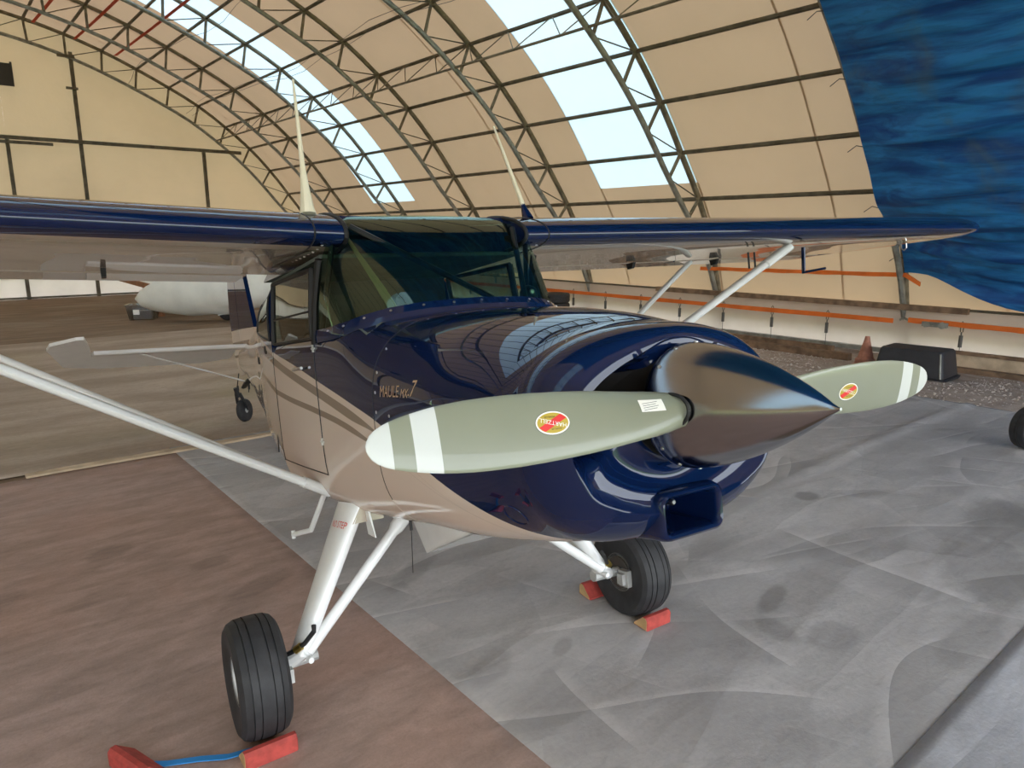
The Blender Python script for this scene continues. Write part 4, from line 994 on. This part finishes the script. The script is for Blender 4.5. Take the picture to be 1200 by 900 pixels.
# --- main landing gear
RW, WW = .24, .195
WH = {-1: (-.105, -.938), 1: (-.045, .985)}
for sgn in (-1, 1):
    ax_ = B(WH[sgn][0], WH[sgn][1], RW); cx, cy, cz = ax_
    g_ = empty('main_gear'); g_.parent = plane
    # wheel
    q = WW / 2
    prof = [(.095, -.80 * q), (.13, -.90 * q), (.17, -1.0 * q), (.205, -.99 * q), (.226, -.84 * q), (.2345, -.64 * q), (.2365, -.60 * q), (.2305, -.595 * q), (.2305, -.555 * q), (.2375, -.55 * q), (.239, -.30 * q), (.2325, -.295 * q), (.2325, -.255 * q), (.24, -.25 * q)]
    prof = prof + [(r, -h) for r, h in prof[::-1]]
    bb = MB(); bb.lathe(prof, 'y', 56, (cx, cy, cz), close=True); bb.obj('tire', 'black_rubber', g_, smooth=True, angle=28)
    bb = MB(); bb.lathe([(.03, -.74 * q), (.05, -.72 * q), (.055, -.55 * q), (.09, -.55 * q), (.10, -.82 * q), (.108, -.80 * q), (.10, -.3 * q), (.10, .3 * q), (.108, .8 * q), (.10, .82 * q), (.09, .55 * q), (.055, .55 * q), (.05, .72 * q), (.03, .74 * q)], 'y', 32, (cx, cy, cz)); hb = bb.obj('rim', 'cast_alloy', g_, smooth=True, angle=40)
    for k in range(6):
        a = k * PI / 3; bb = MB(); bb.lathe([(.007, 0), (.007, .008), (.002, .010)], 'y', 6); o = bb.obj('wheel_bolt', 'steel', g_); o.location = (cx + .072 * math.cos(a), cy + sgn * .55 * q, cz + .072 * math.sin(a))
        if sgn < 0: o.rotation_euler = (PI, 0, 0)
    yi = cy - sgn * (q * .78)          # inner face
    bb = MB(); bb.lathe([(.045, -.004), (.085, -.004), (.085, .004), (.045, .004)], 'y', 28, (cx, yi - sgn * .004, cz)); bb.obj('brake_disc', 'copper_dull', g_, smooth=True)
    bb = MB(); bb.box((cx + .035, min(yi - sgn * .035, yi + sgn * .02), cz - .055), (cx + .105, max(yi - sgn * .035, yi + sgn * .02), cz + .03)); bb.box((cx + .045, min(yi - sgn * .055, yi - sgn * .03), cz - .04), (cx + .09, max(yi - sgn * .055, yi - sgn * .03), cz + .015)); bb.obj('brake_caliper', 'cast_alloy', g_)
    bb = MB(); bb.tube([(cx, cy - sgn * .25, cz + .02), (cx, cy, cz)], [.03, .022], 10); bb.obj('axle', 'cast_alloy', g_, smooth=True)
    # wide tapered leg
    T_, B_ = Vector((-.10, sgn * .46, .86)), Vector((cx + .03, sgn * .765, .30))
    n = 12; rings = []
    for k in range(n + 1):
        t = k / n; p = T_.lerp(B_, t); ch = .120 * (1 - t) + .058 * t; th_ = .040 * (1 - t) + .034 * t
        d = (B_ - T_).normalized(); f = Vector((1, 0, 0)); f = (f - d * f.dot(d)).normalized(); nn = d.cross(f)
        rings.append([p + f * (ch * pw(math.cos(a), .8)) + nn * (th_ * pw(math.sin(a), .8)) for a in [2 * PI * j / 24 for j in range(24)]])
    bb = MB(); bb.loft(rings); lg_ = bb.obj('gear_leg', 'white_paint', g_, smooth=True, angle=50)
    bb = MB(); bb.hexa([(-.20, sgn * .36, .80), (.02, sgn * .36, .80), (.02, sgn * .50, .80), (-.20, sgn * .50, .80), (-.20, sgn * .36, .90), (.02, sgn * .36, .90), (.02, sgn * .44, .90), (-.20, sgn * .44, .90)]); bb.obj('gear_socket', 'wing_cream', g_)
    bb = MB(); bb.hexa([(-.0, sgn * .43, .74), (.0, sgn * .425, .74), (.09, sgn * .425, .74), (.09, sgn * .43, .74), (-.0, sgn * .44, .86), (.0, sgn * .43, .86), (.05, sgn * .43, .86), (.05, sgn * .44, .86)]); bb.obj('attach_lug', 'white_paint', g_)
    # forward brace tube
    bt, bl_ = Vector((-.10, sgn * .215, .765)), Vector((cx + .07, sgn * .74, .315))
    bb = MB(); bb.tube([bt, bt.lerp(bl_, .1), bt.lerp(bl_, .14), bl_], [.036, .034, .024, .024], 12); br = bb.obj('brace_tube', 'white_paint', g_, smooth=True)
    bb = MB(); bb.tube([bl_ + Vector((0, 0, .01)), Vector((cx + .03, sgn * .79, .29)), Vector((cx, sgn * .83, cz + .01))], [.026, .034, .03], 10); bb.obj('lower_yoke', 'white_paint', g_, smooth=True)
    bb = MB(); bb.tube([bl_ - Vector((.0, 0, .02)), bl_ - Vector((-.05, 0, .02))], .012, 8); bb.obj('yoke_bolt', 'white_paint', g_)
    # brake line with a brass fitting
    bb = MB(); bb.tube([(cx + .02, sgn * .84, cz + .05), (cx + .06, sgn * .80, cz + .075), (cx + .10, sgn * .755, cz + .11), (cx + .13, sgn * .72, cz + .16), (cx + .115, sgn * .715, cz + .18)], .010, 8); bl2 = bb.obj('brake_hose', 'seal_black', g_, smooth=True)
    bb = MB(); bb.tube([(cx + .075, sgn * .79, cz + .083), (cx + .092, sgn * .768, cz + .10)], .016, 8); bb.obj('hose_fitting', 'brass', g_)
    # boarding step
    bb = MB(); s0 = Vector((-.40, sgn * .49, .88)); s1 = Vector((-.52, sgn * .545, .69)); s2 = Vector((-.66, sgn * .60, .655))
    bb.tube([s0, s1, s2], .013, 8); bb.tube([s2 - Vector((0, 0, .02)), s2 + Vector((0, 0, .02))], .010, 6); bb.obj('boarding_step', 'white_paint', plane, smooth=True)
    if sgn < 0:
        v, f = text_geo('NO STEP', .042); bb = MB(); d = (B_ - T_).normalized(); fx = Vector((1, 0, 0)); fx = (fx - d * fx.dot(d)).normalized(); nn = d.cross(fx)
        if nn.y > 0: nn = -nn
        vv = []
        for a, b_, _ in v:
            u_ = a * .8 + .035; ch = .112; k_ = min(.95, abs(u_) / ch); hh = .0395 * (1 - k_ ** 2.5) ** .4 + .003
            vv.append(tuple(T_ + d * (.10 - b_) + fx * u_ + nn * hh))
        bb.add(vv, f); bb.obj('lettering', 'text_red', g_, label='small red lettering')
# fuel drain wire under the nose
bb = MB(); bb.tube([(.33, -.36, .80), (.33, -.36, .845)], .006, 6); bb.tube([(.33, -.36, .80), (.30, -.36, .62)], .0018, 4); bb.obj('whip_drain', 'seal_black', plane)
# rear-door latch cable hardware on the side
bb = MB(); y = side_y(-1.15, 1.06, TAIL); bb.tube([(-1.14, -(y + .006), 1.12), (-1.15, -(y + .008), 1.06), (-1.17, -(y + .004), 1.02)], .004, 5); bb.obj('latch', 'seal_black', plane)

# --- antennas on the wing roots
def antenna(base, tip, mb, r0, q=1.):
    a = empty('antenna'); a.parent = plane; base, tip = Vector(base), Vector(tip)
    d = tip - base
    bb = MB(); bb.tube([base - d * .02, base + d * .03, base + d * .18 * q, base + d * .34 * q], [r0, r0 * .8, r0 * .5, r0 * .3], 10); bb.obj('base', mb, a, smooth=True)
    bb = MB(); bb.tube([base + d * .10, base + d * .5, tip], [.013, .010, .005], 8); bb.obj('whip', 'antenna_cream', a, smooth=True)
antenna((-.04, -.53, 2.13), (-.15, -.50, 2.72), 'antenna_cream', .036)
antenna((-.10, .60, 2.13), (-.28, .56, 2.64), 'blue_paint', .030, .55)

# ------------------------------------------------------------------ things on the hangar floor
def thing(name, x, y, z, rz, label, cat, group=None):
    o = empty(name, (x, y, z), (0, 0, rz), label=label, category=cat)
    if group: o['group'] = group
    return o
# wheel chocks: triangular red-painted blocks
def chock(x, y, z, rz, L, label, fs=-1):
    t = thing('wheel_chock', x, y, z, rz, label, 'wheel chock', 'red wheel chocks')
    bb = MB(); h, wd = .062, .075; bv = .006
    sec = [(-fs * a, c) for a, c in ((-.045, 0), (.055, 0), (.055, .008), (-.012, .068), (-.032, .068), (-.045, .055))]
    if fs > 0: sec = sec[::-1]
    bb.loft([[(xx, a * .93, c * .96 + .001) for a, c in sec] if k in (0, 3) else [(xx, a, c) for a, c in sec] for k, xx in enumerate((-L / 2, -L / 2 + bv, L / 2 - bv, L / 2))]); bb.obj('block', 'chock_red', t)
    bb = MB(); bb.loft([[(xx, a * .9, .004 + c * .9) for a, c in sec] for xx in (-L / 2 - .0015, -L / 2 + .001)]); bb.obj('end_grain', 'chock_wood', t)
    return t
FWX, FWY = .51724, -.85584      # nose heading on the ground
hd = math.atan2(FWY, FWX)
def lv(x, y): return (AX + x * FWX - y * FWY * 1.0, AY + x * FWY + y * FWX)   # level airplane frame -> world
def gpos(x, y): p = lv(x, y); return p
p = gpos(.09, -.945); chock(p[0], p[1], .012, hd + PI / 2 + .08, .20, 'red chock in front of the near main wheel')
p = gpos(-.27, -1.17); chock(p[0] - .10, p[1] - .27, .012, hd + PI / 2 - 1.1, .22, 'red chock at the bottom edge with a blue strap tied to it')
p = gpos(.143, .985); chock(p[0], p[1], .012, hd + PI / 2 + .05, .17, 'red chock in front of the far main wheel')
p = gpos(-.265, .93); chock(p[0], p[1], .012, hd + PI / 2, .17, 'red chock behind the far main wheel', 1)
bb = MB(); pts = [(-1.02, 2.42, .02), (-1.10, 2.385, .018), (-1.2, 2.375, .017), (-1.32, 2.35, .017), (-1.38, 2.345, .018)]
bb.loft([[(x, y - .014, z), (x, y + .014, z), (x, y + .014, z + .004), (x, y - .014, z + .004)] for x, y, z in pts]); bb.obj('chock_strap', 'strap_blue', label='blue webbing strap joining the two chocks of the near wheel', category='strap')

def hthing(name, s, u, rz, label, cat, group=None, dz=0.): 
    x, y, _ = hw(s, u); return thing(name, x, y, gz(s, u) + dz, HA + rz, label, cat, group)
# traffic cone
t = hthing('traffic_cone', 11.5, 5.05, .2, 'faded orange traffic cone beside the black bin', 'traffic cone', dz=.004)
bb = MB(); bb.loft([rrect(0, 0, 0, .19, .19, .05)] * 0 + [[(q[1], q[2], z) for q in rrect(0, 0, 0, h, h, .05)] for z, h in ((0, .20), (.03, .195), (.05, .17), (.055, .15))]); bb.obj('base', 'cone_faded', t)
bb = MB(); bb.lathe([(.15, .05), (.155, .09), (.135, .1), (.05, .42), (.035, .50), (.02, .50)], 'z', 20); bb.obj('cone_body', 'cone_faded', t, smooth=True)
bb = MB(); bb.lathe([(.148, .10), (.15, .13), (.128, .15)], 'z', 20); bb.obj('cone_rim', 'cone_faded', t, smooth=True)
# black bin
t = hthing('storage_bin', 11.25, 4.2, .05, 'black plastic bin lying upside down on the gravel by the wall', 'storage bin', dz=.004)
bb = MB(); bb.loft([[(q[1], q[2], z) for q in rrect(0, 0, 0, hx, hy, .06)] for z, hx, hy in ((0, .36, .50), (.05, .365, .505), (.06, .34, .48), (.40, .30, .43), (.43, .28, .41))]); bb.obj('tub', 'bin_black', t, smooth=True, angle=40)
bb = MB(); bb.tube([(-.335, -.44, .06), (-.30, -.40, .41)], .014, 6); bb.obj('corner_rib', 'truss_galv', t)
bb = MB(); bb.loft([[(q[1], q[2], z) for q in rrect(0, 0, 0, hx, hy, .07)] for z, hx, hy in ((.02, .372, .512), (.045, .378, .518))]); bb.obj('rim', 'bin_black', t)
# timber beams lying along the foot of the wall
for k, (s, ua, ub, h, wd, m_, lb) in enumerate(((12.15, 5.6, 11.6, .13, .14, 'timber', 'long brown timber beam lying on the gravel behind the cone'), (12.75, 6.2, 12.6, .16, .12, 'timber', 'dark timber beam lying close against the wall skirt'),
                                               (12.55, -.5, 4.4, .09, .16, 'timber', 'flat brown plank at the wall right of the black bin'), (12.9, -.5, 4.5, .26, .05, 'timber_pale', 'pale board on edge at the wall right of the bin'))):
    t = hthing('timber_beam', s, (ua + ub) / 2, 0, lb, 'timber', 'timbers along the wall', dz=-.0)
    bb = MB(); hl = (ub - ua) / 2
    bb.loft([[(-wd / 2, y, 0), (wd / 2, y, 0), (wd / 2 + .004 * math.sin(y), y, h), (-wd / 2, y, h + .004 * math.sin(2 * y))] for y in np.linspace(-hl, hl, 9)]); bb.obj('beam', m_, t)
t = hthing('timber_beam', 12.9, 2.0, 0, 'thin brown plank resting on top of the pale board', 'timber', 'timbers along the wall', dz=.26)
bb = MB(); bb.box((-.05, -2.5, 0), (.06, 2.5, .05)); bb.obj('beam', 'timber', t)
# tyre standing at the right edge and tyre lying by the wall
def tyre(t, R_, W_, axis, z, m='black_rubber'):
    q = W_ / 2; prof = [(R_ * .55, -.8 * q), (R_ * .7, -q), (R_ * .9, -q), (R_ * .98, -.8 * q), (R_, -.5 * q), (R_, -.2 * q), (R_ * .97, -.18 * q), (R_ * .97, -.12 * q), (R_, -.1 * q)]
    prof = prof + [(r, -h) for r, h in prof[::-1]]
    bb = MB(); bb.lathe(prof, axis, 40, (0, 0, z), close=True); return bb.obj('tire', m, t, smooth=True, angle=30)
t = thing('aircraft_wheel', 4.86, 6.42, .013, R(20), 'black wheel cut by the right edge of the photo', 'wheel')
tyre(t, .20, .16, 'y', .20); bb = MB(); bb.lathe([(.02, -.06), (.06, -.055), (.10, -.05), (.115, -.062), (.115, .062), (.10, .05), (.06, .055), (.02, .06)], 'y', 24, (0, 0, .2)); bb.obj('rim', 'cast_alloy', t, smooth=True)
t = hthing('car_tire', 12.7, 13.6, 0, 'black tire lying by the wall behind the windshield', 'tire', dz=.42)
tyre(t, .36, .24, 'z', .12); 
t2 = hthing('car_tire', 12.7, 13.6, 0, 'black tire under the topmost tire by the wall', 'tire', dz=.17); tyre(t2, .36, .24, 'z', .12)
t3 = hthing('wood_pallet', 12.7, 13.6, 0, 'low wooden pallet carrying the tires by the wall', 'pallet', dz=.0)
for k in range(5):
    bb = MB(); bb.box((-.45 + .2 * k, -.55, .12), (-.33 + .2 * k, .55, .165)); bb.obj('deck_board', 'timber_pale', t3)
for k in range(3):
    bb = MB(); bb.box((-.45, -.5 + .45 * k, 0), (.47, -.4 + .45 * k, .12)); bb.obj('bearer', 'timber_pale', t3)

# covered glider in the background
gx, gy = -6.95, 16.75
sg_, ug_ = wh(gx, gy); g0 = gz(sg_, ug_)
gl = thing('glider', gx, gy, g0, R(184), 'white cloth-covered glider parked at the far left beyond the tail', 'glider')
GS = [(-1.85, .02, .52, .02), (-1.75, .16, .53, .15), (-1.4, .34, .57, .33), (-.9, .48, .62, .47), (-.4, .55, .66, .53), (.1, .57, .69, .55), (.6, .54, .72, .52), (1.1, .46, .76, .44), (1.6, .36, .80, .34), (2.4, .2, .85, .2), (4.0, .1, .92, .11)]
bb = MB(); rings = []
for x in np.linspace(-1.85, 4.0, 40):
    hw_, zc, hz = interp(x, [(a, b_, c, d) for a, b_, c, d in GS])
    rings.append([(-x, hw_ * math.cos(a) * (1 + .02 * math.sin(9 * x + 3 * a)), zc + hz * math.sin(a) * (1 + .025 * math.sin(7 * x + 5 * a))) for a in [2 * PI * j / 36 for j in range(36)]])
bb.loft(rings); bb.obj('covered_fuselage', 'cover_white', gl, smooth=True, angle=70)
bb = MB(); bb.lathe([(.05, -.06), (.14, -.065), (.19, -.04), (.20, 0), (.19, .04), (.14, .065), (.05, .06)], 'y', 28, (-.22, 0, .20)); bb.obj('wheel', 'black_rubber', gl, smooth=True)
bb = MB(); bb.hexa([(-.45, .16, .22), (-.08, .22, .14), (-.08, .24, .14), (-.45, .18, .22), (-.5, .10, .32), (-.1, .16, .26), (-.1, .18, .26), (-.5, .12, .32)]); bb.obj('gear_door', 'white_paint', gl)
GI = Matrix.Translation((gx, gy, g0)) @ Matrix.Rotation(R(184), 4, 'Z'); GI.invert()
def gloc(p): return tuple(GI @ Vector(p))
w0, w1 = Vector((-8.1, 17.75, .42)), Vector((-12.1, 20.6, .93)); bk = Vector((.45, .85, .10)); up_ = Vector((0, 0, .10))
bb = MB(); bb.hexa([gloc(p) for p in (w0, w0 + bk, w1 + bk * .8, w1, w0 + up_, w0 + bk + up_, w1 + bk * .8 + up_, w1 + up_)]); bb.obj('wing', 'cover_white', gl)
f_n = Vector((-.03, -.06, 0))
bb = MB(); bb.hexa([gloc(p) for p in (w0 + f_n - up_ * .3, w0, w1, w1 + f_n - up_ * .3, w0 + f_n + up_ * 1.05, w0 + up_ * 1.05, w1 + up_ * 1.05, w1 + f_n + up_ * 1.05)]); bb.obj('leading_edge', 'glider_brown', gl)
t = thing('wing_stand', -9.15, 18.35, gz(*wh(-9.15, 18.35)), 0, 'brown wooden stand behind the glider nose', 'stand')
bb = MB(); bb.box((-.14, -.06, 0), (.14, .06, .06)); bb.obj('foot', 'glider_brown', t)
bb = MB(); bb.box((-.11, -.05, .06), (.11, .05, .60)); bb.obj('upright', 'glider_brown', t)
# clear plastic box
bx, by = -9.1, 17.5
t = thing('plastic_box', bx, by, gz(*wh(bx, by)), R(12), 'clear plastic storage box with a white label left of the glider nose', 'storage box')
bb = MB(); bb.loft([[(q[1], q[2], z) for q in rrect(0, 0, 0, hx, hy, .04)] for z, hx, hy in ((.0, .28, .20), (.34, .33, .24), (.36, .35, .26), (.38, .35, .26), (.38, .32, .23), (.02, .27, .19))]); bb.obj('tub', 'bin_clear', t, smooth=True, angle=40)
bb = MB(); bb.box((-.16, -.235, .14), (-.02, -.228, .26)); bb.obj('label_patch', 'decal_white', t)
bb = MB(); bb.box((-.2, -.12, .025), (.2, .12, .22)); bb.obj('contents', 'cover_white', t)
